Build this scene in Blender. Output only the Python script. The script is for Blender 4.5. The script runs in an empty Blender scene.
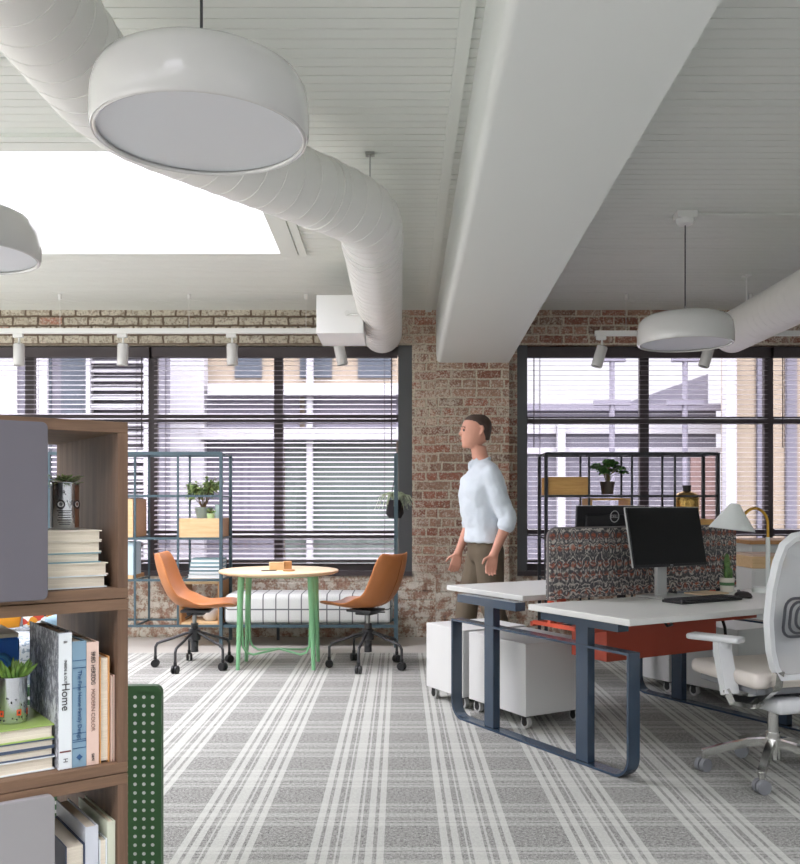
EXPO = 1.42; TILT = (16, 4); SUN = 0.0; SKYS = 12.0
import bpy, bmesh, math, random
from math import sin, cos, pi, radians as R
from mathutils import Vector as V, Matrix as MX
S = bpy.context.scene
COL = S.collection
random.seed(7)

# ------------------------------------------------------------------ mesh builder
class M:
    def __init__(s): s.bm = bmesh.new()
    def _add(s, tmp, mat=None):
        if mat is not None: tmp.transform(mat)
        me = bpy.data.meshes.new('tmp'); tmp.to_mesh(me); tmp.free()
        s.bm.from_mesh(me); bpy.data.meshes.remove(me)
    def box(s, c, d, rz=0, bev=0, seg=2, mat=None):
        t = bmesh.new(); bmesh.ops.create_cube(t, size=1)
        bmesh.ops.scale(t, vec=d, verts=t.verts)
        if bev: bmesh.ops.bevel(t, geom=t.edges[:], offset=bev, segments=seg, affect='EDGES', profile=.5)
        m = MX.Translation(c) @ MX.Rotation(rz, 4, 'Z')
        if mat is not None: m = m @ mat
        s._add(t, m); return s
    def b2(s, x0, x1, y0, y1, z0, z1, bev=0, seg=2):
        return s.box(((x0+x1)/2, (y0+y1)/2, (z0+z1)/2), (abs(x1-x0), abs(y1-y0), abs(z1-z0)), bev=bev, seg=seg)
    def cyl(s, p0, p1, r0, r1=None, n=24, caps=True):
        p0, p1 = V(p0), V(p1); r1 = r0 if r1 is None else r1
        d = p1-p0; t = bmesh.new()
        bmesh.ops.create_cone(t, cap_ends=caps, segments=n, radius1=r0, radius2=r1, depth=d.length)
        s._add(t, MX.Translation((p0+p1)/2) @ d.to_track_quat('Z', 'Y').to_matrix().to_4x4()); return s
    def sph(s, c, r, sc=(1, 1, 1), n=20):
        t = bmesh.new(); bmesh.ops.create_uvsphere(t, u_segments=n, v_segments=n//2+2, radius=r)
        s._add(t, MX.Translation(c) @ MX.Diagonal((*sc, 1))); return s
    def lathe(s, prof, c=(0, 0, 0), n=32, mat=None):
        t = bmesh.new(); rings = []
        for r, z in prof:
            if r < 1e-5: rings.append([t.verts.new((0, 0, z))])
            else: rings.append([t.verts.new((r*cos(2*pi*k/n), r*sin(2*pi*k/n), z)) for k in range(n)])
        for a, b in zip(rings, rings[1:]):
            for k in range(n):
                k2 = (k+1) % n
                if len(a) == 1 and len(b) == 1: continue
                if len(a) == 1: f = (a[0], b[k2], b[k])
                elif len(b) == 1: f = (a[k], a[k2], b[0])
                else: f = (a[k], a[k2], b[k2], b[k])
                t.faces.new(f)
        bmesh.ops.recalc_face_normals(t, faces=t.faces)
        m = MX.Translation(c)
        if mat is not None: m = m @ mat
        s._add(t, m); return s
    def tube(s, pts, r, n=10, closed=False, sect=None):
        """sweep a round (or sect=(w,h) rectangular) section along pts; r may be a list"""
        pts = [V(p) for p in pts]; N = len(pts); t = bmesh.new()
        rs = r if isinstance(r, (list, tuple)) else [r]*N
        tang = []
        for i in range(N):
            if closed: d = (pts[(i+1) % N]-pts[i]).normalized() + (pts[i]-pts[i-1]).normalized()
            elif i == 0: d = pts[1]-pts[0]
            elif i == N-1: d = pts[-1]-pts[-2]
            else: d = (pts[i+1]-pts[i]).normalized() + (pts[i]-pts[i-1]).normalized()
            tang.append(d.normalized())
        up = V((0, 0, 1)) if abs(tang[0].z) < .95 else V((1, 0, 0))
        nrm = (up - tang[0]*up.dot(tang[0])).normalized(); rings = []
        for i in range(N):
            nrm = (nrm - tang[i]*nrm.dot(tang[i])).normalized()
            bi = tang[i].cross(nrm)
            if sect:
                w, h = sect[0]/2, sect[1]/2
                rings.append([t.verts.new(pts[i]+nrm*a*h+bi*b*w) for a, b in ((1, 1), (1, -1), (-1, -1), (-1, 1))])
            else:
                rings.append([t.verts.new(pts[i]+(nrm*cos(2*pi*k/n)+bi*sin(2*pi*k/n))*rs[i]) for k in range(n)])
        q = len(rings[0])
        for i in range(N if closed else N-1):
            a, b = rings[i], rings[(i+1) % N]
            for k in range(q): t.faces.new((a[k], a[(k+1) % q], b[(k+1) % q], b[k]))
        if not closed: t.faces.new(rings[0][::-1]); t.faces.new(rings[-1])
        bmesh.ops.recalc_face_normals(t, faces=t.faces)
        s._add(t); return s
    def prism(s, poly, h, mat=None, bev=0):
        """extrude a 2D polygon (x,y) by h in z"""
        t = bmesh.new(); vs = [t.verts.new((x, y, 0)) for x, y in poly]
        f = t.faces.new(vs); e = bmesh.ops.extrude_face_region(t, geom=[f])
        bmesh.ops.translate(t, vec=(0, 0, h), verts=[g for g in e['geom'] if isinstance(g, bmesh.types.BMVert)])
        bmesh.ops.recalc_face_normals(t, faces=t.faces)
        if bev: bmesh.ops.bevel(t, geom=t.edges[:], offset=bev, segments=1, affect='EDGES')
        s._add(t, mat); return s
    def quad(s, *ps):
        s.bm.faces.new([s.bm.verts.new(p) for p in ps]); return s
    def leaf(s, p, d, L, W, droop=.3, nrm=None):
        p, d = V(p), V(d).normalized(); up = V((0, 0, 1)) if nrm is None else V(nrm)
        sd = d.cross(up)
        if sd.length < .05: sd = d.cross(V((1, 0, 0)))
        sd.normalize(); nn = sd.cross(d).normalized()
        a = s.bm.verts.new(p); pts = []
        for f, w, q in ((.35, .9, .02), (.7, .75, -.08)):
            c = p+d*L*f + nn*(q*L) - V((0, 0, droop*L*f*f))
            pts.append([s.bm.verts.new(c-sd*W/2*w+nn*W*.12), s.bm.verts.new(c), s.bm.verts.new(c+sd*W/2*w+nn*W*.12)])
        e = s.bm.verts.new(p+d*L-V((0, 0, droop*L)))
        F = s.bm.faces.new
        (l0, c0, r0), (l1, c1, r1) = pts
        F((a, c0, l0)); F((a, r0, c0)); F((l0, c0, c1, l1)); F((c0, r0, r1, c1)); F((l1, c1, e)); F((c1, r1, e))
        return s
    def mesh(s, name, smooth=40):
        me = bpy.data.meshes.new(name); s.bm.to_mesh(me); s.bm.free()
        if smooth:
            me.shade_smooth()
            me.set_sharp_from_angle(angle=R(smooth))
        return me

def link(name, data, parent=None):
    o = bpy.data.objects.new(name, data); COL.objects.link(o)
    if parent is not None: o.parent = parent
    return o
def P(name, m, mat, parent=None, label=None, smooth=40, kind=None, loc=None, rot=None):
    o = link(name, m.mesh(name, smooth), parent); o.data.materials.append(mat)
    if label: o['label'] = label
    if kind: o['kind'] = kind
    if loc: o.location = loc
    if rot: o.rotation_euler = rot
    return o
def tag(o, label, cat, group=None, kind=None):
    o['label'] = label; o['category'] = cat
    if group: o['group'] = group
    if kind: o['kind'] = kind
    return o
def T(name, label, cat, loc=(0, 0, 0), rz=0, group=None):
    o = link(name, None); o.location = loc; o.rotation_euler = (0, 0, rz); o.empty_display_size = .1
    return tag(o, label, cat, group)
def ST(name, m, mat, parent=None, smooth=0):
    return P(name, m, mat, parent, smooth=smooth, kind='structure')
def dup(root, loc=None, rz=None, label=None, group=None):
    r = root.copy(); COL.objects.link(r)
    if loc: r.location = loc
    if rz is not None: r.rotation_euler = (0, 0, rz)
    if label: r['label'] = label
    if group: r['group'] = group
    for ch in list(root.children):
        c = ch.copy(); COL.objects.link(c); c.parent = r
        for g in list(ch.children):
            d = g.copy(); COL.objects.link(d); d.parent = c
    return r
def text(name, body, size, mat, parent, loc, rot, ext=.0004, align='CENTER', sx=1):
    cu = bpy.data.curves.new(name, 'FONT'); cu.body = body; cu.size = size; cu.extrude = ext
    cu.align_x = align; cu.align_y = 'CENTER'
    o = bpy.data.objects.new(name+'_src', cu); COL.objects.link(o)
    dg = bpy.context.evaluated_depsgraph_get(); dg.update()
    me = bpy.data.meshes.new_from_object(o.evaluated_get(dg))
    bpy.data.objects.remove(o); bpy.data.curves.remove(cu)
    t = link(name, me, parent); me.materials.clear(); me.materials.append(mat)
    t.location = loc; t.rotation_euler = rot; t.scale = (sx, 1, 1)
    return t
def arc(c, r, a0, a1, n, plane='xz'):
    out = []
    for i in range(n+1):
        a = a0+(a1-a0)*i/n; u, w = r*cos(a), r*sin(a)
        out.append({'xz': (c[0]+u, c[1], c[2]+w), 'yz': (c[0], c[1]+u, c[2]+w), 'xy': (c[0]+u, c[1]+w, c[2])}[plane])
    return out
def rrect(w, h, r, n=5, only=None):
    """rounded rectangle polygon, centre 0"""
    pts = []
    for k, (sx, sy) in enumerate(((1, 1), (-1, 1), (-1, -1), (1, -1))):
        rr = r if only is None or k in only else 0
        cx, cy = sx*(w/2-rr), sy*(h/2-rr)
        if rr == 0: pts.append((cx, cy)); continue
        for i in range(n+1):
            a = k*pi/2+pi/2*i/n; pts.append((cx+rr*cos(a), cy+rr*sin(a)))
    return pts

# ------------------------------------------------------------------ materials
def lin(c):
    return tuple(((x/255)/12.92 if x/255 <= .04045 else ((x/255+.055)/1.055)**2.4) for x in c)
def mat(name, rgb, rough=.5, metal=0, spec=.5, alpha=1, emit=0, noise=0, nscale=20, bump=0, coat=0, sheen=0, trans=0):
    m = bpy.data.materials.new(name); m.use_nodes = True; nt = m.node_tree
    b = nt.nodes['Principled BSDF']; c = (*lin(rgb), 1)
    b.inputs['Base Color'].default_value = c; b.inputs['Roughness'].default_value = rough
    b.inputs['Metallic'].default_value = metal; b.inputs['Specular IOR Level'].default_value = spec
    b.inputs['Alpha'].default_value = alpha; b.inputs['Coat Weight'].default_value = coat
    b.inputs['Sheen Weight'].default_value = sheen; b.inputs['Transmission Weight'].default_value = trans
    if emit: b.inputs['Emission Color'].default_value = c; b.inputs['Emission Strength'].default_value = emit
    if noise or bump:
        tc = nt.nodes.new('ShaderNodeTexCoord'); n = nt.nodes.new('ShaderNodeTexNoise')
        n.inputs['Scale'].default_value = nscale; n.inputs['Detail'].default_value = 6
        nt.links.new(tc.outputs['Object'], n.inputs['Vector'])
        if noise:
            r = nt.nodes.new('ShaderNodeMix'); r.data_type = 'RGBA'
            r.inputs[6].default_value = tuple(x*(1-noise) for x in c[:3])+(1,)
            r.inputs[7].default_value = tuple(min(1, x*(1+noise)) for x in c[:3])+(1,)
            nt.links.new(n.outputs['Fac'], r.inputs[0]); nt.links.new(r.outputs[2], b.inputs['Base Color'])
        if bump:
            bp = nt.nodes.new('ShaderNodeBump'); bp.inputs['Strength'].default_value = bump; bp.inputs['Distance'].default_value = .01
            nt.links.new(n.outputs['Fac'], bp.inputs['Height']); nt.links.new(bp.outputs[0], b.inputs['Normal'])
    return m
class N:
    """tiny node-graph helper"""
    def __init__(s, name, rough=.6):
        s.m = bpy.data.materials.new(name); s.m.use_nodes = True; s.nt = s.m.node_tree
        s.b = s.nt.nodes['Principled BSDF']; s.b.inputs['Roughness'].default_value = rough
    def new(s, t): return s.nt.nodes.new('ShaderNode'+t)
    def put(s, sock, v):
        if hasattr(v, 'is_output'): s.nt.links.new(v, sock)
        elif isinstance(v, tuple) and len(v) == 3 and sock.type == 'RGBA': sock.default_value = (*v, 1)
        else: sock.default_value = v
    def obj(s, o='Object'): return s.new('TexCoord').outputs[o]
    def sep(s, v):
        n = s.new('SeparateXYZ'); s.put(n.inputs[0], v); return n.outputs
    def comb(s, x=0, y=0, z=0):
        n = s.new('CombineXYZ')
        for i, q in enumerate((x, y, z)): s.put(n.inputs[i], q)
        return n.outputs[0]
    def math(s, op, a, b=0, c=None, clamp=False):
        n = s.new('Math'); n.operation = op; n.use_clamp = clamp
        s.put(n.inputs[0], a); s.put(n.inputs[1], b)
        if c is not None: s.put(n.inputs[2], c)
        return n.outputs[0]
    def mapping(s, v, scale=(1, 1, 1), rot=(0, 0, 0), loc=(0, 0, 0)):
        n = s.new('Mapping'); s.put(n.inputs[0], v); n.inputs[1].default_value = loc
        n.inputs[2].default_value = rot; n.inputs[3].default_value = scale; return n.outputs[0]
    def noise(s, v, scale, detail=4, rough=.5, col=False):
        n = s.new('TexNoise'); s.put(n.inputs['Vector'], v); n.inputs['Scale'].default_value = scale
        n.inputs['Detail'].default_value = detail; n.inputs['Roughness'].default_value = rough
        return n.outputs['Color' if col else 'Fac']
    def ramp(s, f, stops, const=False):
        n = s.new('ValToRGB'); s.put(n.inputs[0], f); cr = n.color_ramp
        if const: cr.interpolation = 'CONSTANT'
        while len(cr.elements) > 1: cr.elements.remove(cr.elements[-1])
        for i, (p, c) in enumerate(stops):
            e = cr.elements[0] if i == 0 else cr.elements.new(p)
            e.position = p; e.color = (*c, 1) if isinstance(c, tuple) else (c, c, c, 1)
        return n.outputs[0]
    def mix(s, f, a, b, mode='MIX'):
        n = s.new('Mix'); n.data_type = 'RGBA'; n.blend_type = mode; n.clamp_factor = True
        s.put(n.inputs[0], f); s.put(n.inputs[6], a); s.put(n.inputs[7], b); return n.outputs[2]
    def mr(s, v, a, b, c=0, d=1):
        n = s.new('MapRange'); s.put(n.inputs[0], v)
        for i, q in enumerate((a, b, c, d)): n.inputs[i+1].default_value = q
        return n.outputs[0]
    def col(s, c): s.put(s.b.inputs['Base Color'], c); return s
    def bump(s, h, st=.3, d=.01):
        n = s.new('Bump'); n.inputs['Strength'].default_value = st; n.inputs['Distance'].default_value = d
        s.put(n.inputs['Height'], h); s.put(s.b.inputs['Normal'], n.outputs[0]); return s

def wood(name, c1, c2, scale=(2, 40, 40), rough=.5, ring=.5):
    n = N(name, rough); v = n.obj()
    g = n.noise(n.mapping(v, scale), 1.6, 6, .6); f = n.noise(n.mapping(v, tuple(q*6 for q in scale)), 2, 3, .7)
    t = n.math('ADD', n.math('MULTIPLY', g, .75), n.math('MULTIPLY', f, .25))
    n.col(n.ramp(t, [(.32, lin(c1)), (.68, lin(c2))])); n.bump(t, .08, .004); return n.m

WHITE = mat('white_paint', (214, 218, 217), .45)
CEIL = mat('ceiling_paint', (213, 216, 210), .55)
BEAM = mat('beam_paint', (212, 215, 212), .5)
DUCT = mat('duct_paint', (222, 221, 217), .38)
LAMPW = mat('gloss_white_enamel', (198, 197, 195), .16, coat=.4)
DIFF = mat('opal_diffuser', (200, 203, 207), .35)
TRACK = mat('track_white', (225, 225, 222), .4)
FRAME = mat('dark_window_frame', (62, 54, 56), .45)
JAMB = mat('charcoal_jamb', (78, 80, 82), .5)
SLAT = mat('blind_slat', (166, 158, 165), .45)
CORD = mat('blind_cord', (60, 52, 56), .7)
CONC = mat('pale_concrete', (176, 172, 165), .55, noise=.12, nscale=3)
STEEL = mat('brushed_steel', (170, 170, 168), .3, metal=1)
CHROME = mat('polished_aluminium', (215, 215, 212), .15, metal=1)
DARKM = mat('dark_grey_metal', (72, 72, 74), .4, metal=.6)
BLACKP = mat('black_plastic', (24, 24, 26), .45)
TEAL = mat('teal_metal', (66, 86, 94), .45)
BLKMET = mat('charcoal_metal', (44, 46, 50), .45)
NAVY = mat('slate_blue_metal', (48, 63, 80), .25, spec=.7)
RED = mat('terracotta_metal', (178, 72, 48), .45)
MINT = mat('mint_green_metal', (138, 198, 148), .45)
TAN = mat('tan_leather', (184, 116, 66), .42, noise=.12, nscale=9, bump=.05)
GREY = mat('grey_door_panel', (96, 93, 99), .5)
GREYL = mat('pale_grey_door_panel', (142, 140, 140), .5)
GREENP = mat('green_metal', (58, 94, 58), .5)
LINER = mat('white_liner', (226, 228, 224), .5)
DTOP = mat('white_laminate', (208, 208, 204), .4)
DEDGE = mat('laminate_underside', (190, 184, 176), .5)
PED = mat('pedestal_white', (208, 208, 206), .45)
RUB = mat('grey_rubber', (120, 122, 126), .5)
SCREENB = mat('monitor_glass', (8, 8, 9), .4, spec=.25)
MONB = mat('monitor_black', (26, 26, 30), .5)
SILV = mat('silver_plastic', (186, 186, 184), .35, metal=.4)
CHW = mat('chair_white_plastic', (214, 216, 217), .4)
SEATW = mat('chair_pale_fabric', (218, 210, 202), .85, noise=.08, nscale=300)
LUMB = mat('lumbar_grey', (66, 68, 74), .5)
BRASS = mat('brass', (190, 146, 62), .3, metal=1)
LSH = mat('lamp_pale', (224, 228, 226), .4)
POTG = mat('sage_pot', (136, 150, 142), .6)
POTD = mat('dark_pot', (82, 74, 66), .6)
POTW = mat('cream_pot', (222, 216, 204), .6)
SOIL = mat('soil', (54, 42, 34), .9)
STEM = mat('plant_stem', (108, 84, 52), .7)
def leafm(name, a, b):
    n = N(name, .5); n.col(n.ramp(n.noise(n.obj(), 30, 2), [(.3, lin(a)), (.7, lin(b))])); return n.m
LF1 = leafm('leaf_jade', (86, 116, 62), (178, 196, 132))
LF2 = leafm('leaf_deep', (50, 104, 46), (100, 152, 66))
LF3 = leafm('leaf_pale', (150, 168, 132), (206, 214, 186))
LF4 = leafm('leaf_succulent', (64, 112, 48), (142, 176, 76))
LF5 = leafm('leaf_cactus', (60, 98, 52), (112, 146, 82))
PAGE = N('book_pages', .8)
_z = PAGE.math('FRACT', PAGE.math('MULTIPLY', PAGE.noise(PAGE.mapping(PAGE.obj(), (1, 1, 420)), 1, 2), 9))
PAGE = PAGE.col(PAGE.mix(_z, lin((206, 196, 176)), lin((232, 224, 206)))).m
COVW = mat('cover_cream', (226, 218, 200), .55)
COVG = mat('cover_green', (150, 176, 92), .5)
COVB = mat('cover_blue', (124, 154, 172), .55)
COVP = mat('cover_pink', (222, 194, 178), .55)
COVO = mat('cover_orange', (206, 152, 92), .55)
COVS = mat('cover_slate', (70, 84, 104), .55)
COVT = mat('cover_teal', (120, 156, 164), .55)
COVSL = mat('cover_slate_teal', (92, 118, 128), .55)
COVPALE = mat('cover_pale', (220, 226, 226), .5)
INK = mat('ink_dark', (48, 44, 46), .6)
INKB = mat('ink_blue', (46, 84, 124), .6)
INKR = mat('ink_maroon', (110, 50, 44), .6)
LOGO = mat('logo_silver', (196, 198, 200), .4)
ORANGE = mat('orange_fabric', (232, 152, 36), .85)
SKIN = mat('skin', (204, 148, 126), .5)
HAIR = mat('hair_brown', (66, 50, 42), .7, noise=.25, nscale=60)
SHIRT = mat('shirt_white', (206, 214, 222), .8, sheen=.2)
TROUS = mat('trousers_olive', (98, 86, 70), .85)
SHOE = mat('shoe_brown', (92, 62, 44), .5)
TIN = mat('tin_silver', (198, 202, 206), .22, metal=.9)
TINBR = mat('tin_brown', (118, 84, 66), .4)
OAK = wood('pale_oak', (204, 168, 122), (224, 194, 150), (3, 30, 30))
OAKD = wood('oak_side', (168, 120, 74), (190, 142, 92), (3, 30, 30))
ASH = wood('table_ash', (208, 178, 140), (224, 199, 164), (3, 26, 26))
SHELFW = wood('walnut_shelf', (88, 66, 50), (122, 95, 74), (26, 26, 1.6), .7)
SHELFH = wood('walnut_shelf_across', (90, 68, 50), (130, 101, 77), (1.6, 26, 26), .65)
DRAWW = wood('honey_wood', (196, 146, 80), (222, 176, 106), (3, 30, 30))

def carpet():
    n = N('plaid_carpet', .95); p = n.obj(); X, Y, Z = n.sep(p)
    n.b.inputs['Specular IOR Level'].default_value = .1
    fx = n.math('FRACT', n.math('ADD', n.math('DIVIDE', n.math('SUBTRACT', X, .15), .475), 40.0))
    fy = n.math('FRACT', n.math('ADD', n.math('DIVIDE', n.math('SUBTRACT', Y, 3.48), .475), 40.0))
    sx = [(0, 1.), (.058, 0.), (.088, 1.), (.142, 0.), (.188, .85), (.207, 0.), (.233, 1.), (.332, 0.), (.355, .85), (.374, 0.), (.420, 1.), (.474, 0.), (.504, 1.), (.562, 0.)]
    sy = [(0, 1.), (.055, 0.), (.085, 1.), (.115, .1), (.2, 1.), (.3, .1), (.41, 1.), (.44, 0.), (.47, 1.), (.54, 0.)]
    wx = n.ramp(fx, sx, True); wy = n.ramp(fy, sy, True)
    sp = n.noise(p, 230, 2, .8); sp2 = n.noise(p, 75, 3, .7)
    spk = n.math('ADD', n.math('MULTIPLY', sp, .6), n.math('MULTIPLY', sp2, .4))
    dark = n.ramp(spk, [(.38, lin((62, 62, 60))), (.62, lin((180, 180, 175)))])
    lite = n.ramp(spk, [(.3, lin((168, 169, 163))), (.7, lin((194, 195, 189)))])
    w = n.math('ADD', n.math('MULTIPLY', wx, .80), n.math('MULTIPLY', wy, .42), clamp=True)
    n.col(n.mix(w, dark, lite)); n.bump(spk, .35, .004); return n.m
def brick(name='old_brick'):
    n = N(name, .9); p = n.obj(); X, Y, Z = n.sep(p); n.b.inputs['Specular IOR Level'].default_value = .15
    u = n.math('ADD', X, n.math('MULTIPLY', Y, 1.0))
    d = n.noise(p, 13, 4, .65, True); dx, dy, dz = n.sep(d)
    uu = n.math('ADD', u, n.math('MULTIPLY', n.math('SUBTRACT', dx, .5), .03))
    zz = n.math('ADD', Z, n.math('MULTIPLY', n.math('SUBTRACT', dy, .5), .022))
    bt = n.new('TexBrick'); n.put(bt.inputs['Vector'], n.comb(uu, zz, 0))
    bt.inputs['Scale'].default_value = 1; bt.inputs['Brick Width'].default_value = .235; bt.inputs['Row Height'].default_value = .086
    bt.inputs['Mortar Size'].default_value = .0115; bt.inputs['Mortar Smooth'].default_value = .45; bt.inputs['Bias'].default_value = 0
    bt.inputs['Color1'].default_value = (0, 0, 0, 1); bt.inputs['Color2'].default_value = (1, 1, 1, 1); bt.inputs['Mortar'].default_value = (.5, .5, .5, 1)
    bt.offset = .5; bt.squash_frequency = 3; bt.squash = .55
    rnd = bt.outputs['Color']; mort = bt.outputs['Fac']
    red = n.ramp(rnd, [(0, lin((136, 94, 80))), (.3, lin((170, 116, 98))), (.55, lin((164, 134, 116))), (.8, lin((184, 142, 122))), (1, lin((130, 102, 90)))])
    pale = n.ramp(rnd, [(0, lin((182, 172, 152))), (.4, lin((208, 202, 186))), (.75, lin((196, 190, 172))), (.97, lin((206, 200, 184))), (.985, lin((172, 88, 60)))])
    wl = n.math('MULTIPLY', n.mr(X, .12, -.1), n.mr(Z, 2.68, 2.76))             # whitewash over the left lintel
    low = n.math('MULTIPLY', n.mr(Z, .75, .5), .55)                              # pale rubble below the sills
    big = n.noise(p, 2.3, 3); fine = n.noise(p, 62, 6, .78); mid = n.noise(p, 24, 5, .75)
    base = n.mix(n.math('ADD', wl, 0, clamp=True), red, pale)
    th = n.math('ADD', n.math('MULTIPLY', fine, .62), n.math('ADD', n.math('MULTIPLY', mid, .38), n.math('MULTIPLY', n.math('SUBTRACT', big, .5), .25)))
    th = n.math('ADD', th, n.math('MULTIPLY', low, .2))
    flake = n.mr(th, .485, .55)
    c = n.mix(n.math('MULTIPLY', flake, .8), base, lin((226, 217, 202)))
    dk = n.mr(n.noise(p, 46, 5, .75), .54, .66); rd = n.mr(n.noise(p, 17, 4, .7), .56, .64)
    c = n.mix(n.math('MULTIPLY', n.math('MULTIPLY', rd, n.math('ADD', low, .12)), .9), c, lin((150, 98, 78)))
    c = n.mix(n.math('MULTIPLY', dk, n.math('ADD', n.math('MULTIPLY', wl, .25), .6)), c, lin((98, 82, 70)))
    mc = n.ramp(fine, [(.35, lin((172, 158, 138))), (.55, lin((222, 213, 196)))])
    mc = n.mix(wl, mc, lin((120, 104, 90)))
    pl = n.mr(mid, .50, .60); c = n.mix(n.math('MULTIPLY', n.math('MULTIPLY', pl, wl), .75), c, lin((134, 118, 102)))
    c = n.mix(mort, c, mc)
    blob = n.math('ADD', n.math('MULTIPLY', n.noise(p, 11, 7, .72), .75), n.math('MULTIPLY', fine, .25))
    rub = n.ramp(blob, [(.37, lin((86, 76, 68))), (.43, lin((160, 108, 88))), (.485, lin((176, 152, 130))), (.53, lin((226, 220, 208)))])
    c = n.mix(n.mr(Z, .78, .50, 0, .82), c, rub); n.col(c)
    h = n.math('SUBTRACT', n.math('MULTIPLY', fine, .7), n.math('MULTIPLY', mort, .9)); n.bump(h, .9, .02)
    return n.m
def glass():
    m = bpy.data.materials.new('window_glass'); m.use_nodes = True; nt = m.node_tree; nt.nodes.clear()
    o = nt.nodes.new('ShaderNodeOutputMaterial'); t = nt.nodes.new('ShaderNodeBsdfTransparent'); g = nt.nodes.new('ShaderNodeBsdfGlossy')
    g.inputs['Roughness'].default_value = .02; t.inputs['Color'].default_value = (.74, .73, .76, 1)
    x = nt.nodes.new('ShaderNodeMixShader'); lw = nt.nodes.new('ShaderNodeLayerWeight'); lw.inputs[0].default_value = .5; pw = nt.nodes.new('ShaderNodeMath'); pw.operation = 'POWER'; pw.inputs[1].default_value = 5; f = nt.nodes.new('ShaderNodeMath'); f.operation = 'MULTIPLY_ADD'; f.inputs[1].default_value = .7; f.inputs[2].default_value = .03; nt.links.new(lw.outputs['Facing'], pw.inputs[0]); nt.links.new(pw.outputs[0], f.inputs[0])
    L = nt.links.new; L(f.outputs[0], x.inputs[0]); L(t.outputs[0], x.inputs[1]); L(g.outputs[0], x.inputs[2]); L(x.outputs[0], o.inputs[0]); return m
def plaid_cushion():
    n = N('grid_check_fabric', .85); p = n.obj(); X, Y, Z = n.sep(p)
    def line(v, per, off, w):
        f = n.math('FRACT', n.math('ADD', n.math('DIVIDE', n.math('SUBTRACT', v, off), per), 20.0)); return n.math('LESS_THAN', f, w)
    a = line(X, .111, .03, .10); b = line(n.math('SUBTRACT', Z, Y), .135, .02, .09)
    k = n.math('MAXIMUM', a, b); w = n.noise(p, 200, 2)
    n.col(n.mix(n.math('MULTIPLY', k, .85), n.ramp(w, [(.3, lin((192, 195, 192))), (.7, lin((216, 218, 215)))]), lin((64, 66, 70)))); return n.m
def screen_fabric():
    n = N('swirl_print_fabric', .9); p = n.obj(); X, Y, Z = n.sep(p)
    dx, dy, dz = n.sep(n.noise(p, 16, 2, .5, True))
    q = n.comb(n.math('ADD', n.math('PINGPONG', X, .047), n.math('MULTIPLY', dx, .07)), 0, n.math('ADD', Z, n.math('MULTIPLY', dz, .07)))
    def wav(v, sc, dist, ds):
        w = n.new('TexWave'); n.put(w.inputs[0], v); w.bands_direction = 'DIAGONAL'
        w.inputs['Scale'].default_value = sc; w.inputs['Distortion'].default_value = dist*1.3; w.inputs['Detail'].default_value = 2; w.inputs['Detail Scale'].default_value = ds
        return w.outputs['Fac']
    w1 = wav(q, 14, 7, 2.2); w2 = wav(n.mapping(q, loc=(.3, 0, .17)), 9, 9, 1.8)
    c = n.ramp(w1, [(.0, lin((78, 77, 80))), (.4, lin((112, 110, 112))), (.62, lin((132, 126, 122))), (.85, lin((190, 184, 176)))])
    fx = n.math('PINGPONG', n.math('ADD', X, .02), .047); fz = n.math('PINGPONG', Z, .075)
    spot = n.math('ADD', n.math('MULTIPLY', n.math('SUBTRACT', fx, .024), n.math('SUBTRACT', fx, .024)), n.math('MULTIPLY', n.math('SUBTRACT', fz, .03), n.math('SUBTRACT', fz, .03)))
    o = n.math('MULTIPLY', n.mr(spot, .0005, .0001), n.mr(w2, .2, .6))
    c = n.mix(n.math('MULTIPLY', o, .85), c, lin((172, 92, 66))); c = n.mix(n.math('MULTIPLY', n.mr(w2, .8, .92), .7), c, lin((70, 70, 74))); n.col(c); return n.m
def print_cover(name, a, b, sc):
    n = N(name, .5); p = n.obj()
    w = n.noise(n.mapping(p, (1, 1, .7)), sc, 8, .75); n.col(n.ramp(w, [(.44, lin(a)), (.5, lin(b)), (.54, lin(b)), (.6, lin(a))])); return n.m
def blocks(name, cols, sc):
    n = N(name, .8); v = n.new('TexVoronoi'); n.put(v.inputs['Vector'], n.mapping(n.obj(), (1, 1, 1.6))); v.inputs['Scale'].default_value = sc
    f = n.sep(v.outputs['Color'])[0]; n.col(n.ramp(f, [(i/len(cols), lin(c)) for i, c in enumerate(cols)], True)); return n.m
def meshback():
    n = N('chair_mesh_back', .6); n.b.inputs['Base Color'].default_value = (*lin((206, 208, 210)), 1); n.b.inputs['Alpha'].default_value = .62
    return n.m
CARPET = carpet(); BRICK = brick(); GLASS = glass(); GRID = plaid_cushion(); SWIRL = screen_fabric()
HOMEC = print_cover('drawn_cover', (216, 218, 222), (120, 122, 130), 34)
PATT = blocks('pattern_cushion_fabric', [(236, 232, 226), (60, 50, 66), (208, 72, 52), (240, 238, 234), (226, 150, 40)], 22)
MEMPH = blocks('pale_print_fabric', [(160, 166, 170), (110, 122, 132), (164, 168, 172)], 60)
MESHB = meshback()
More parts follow.
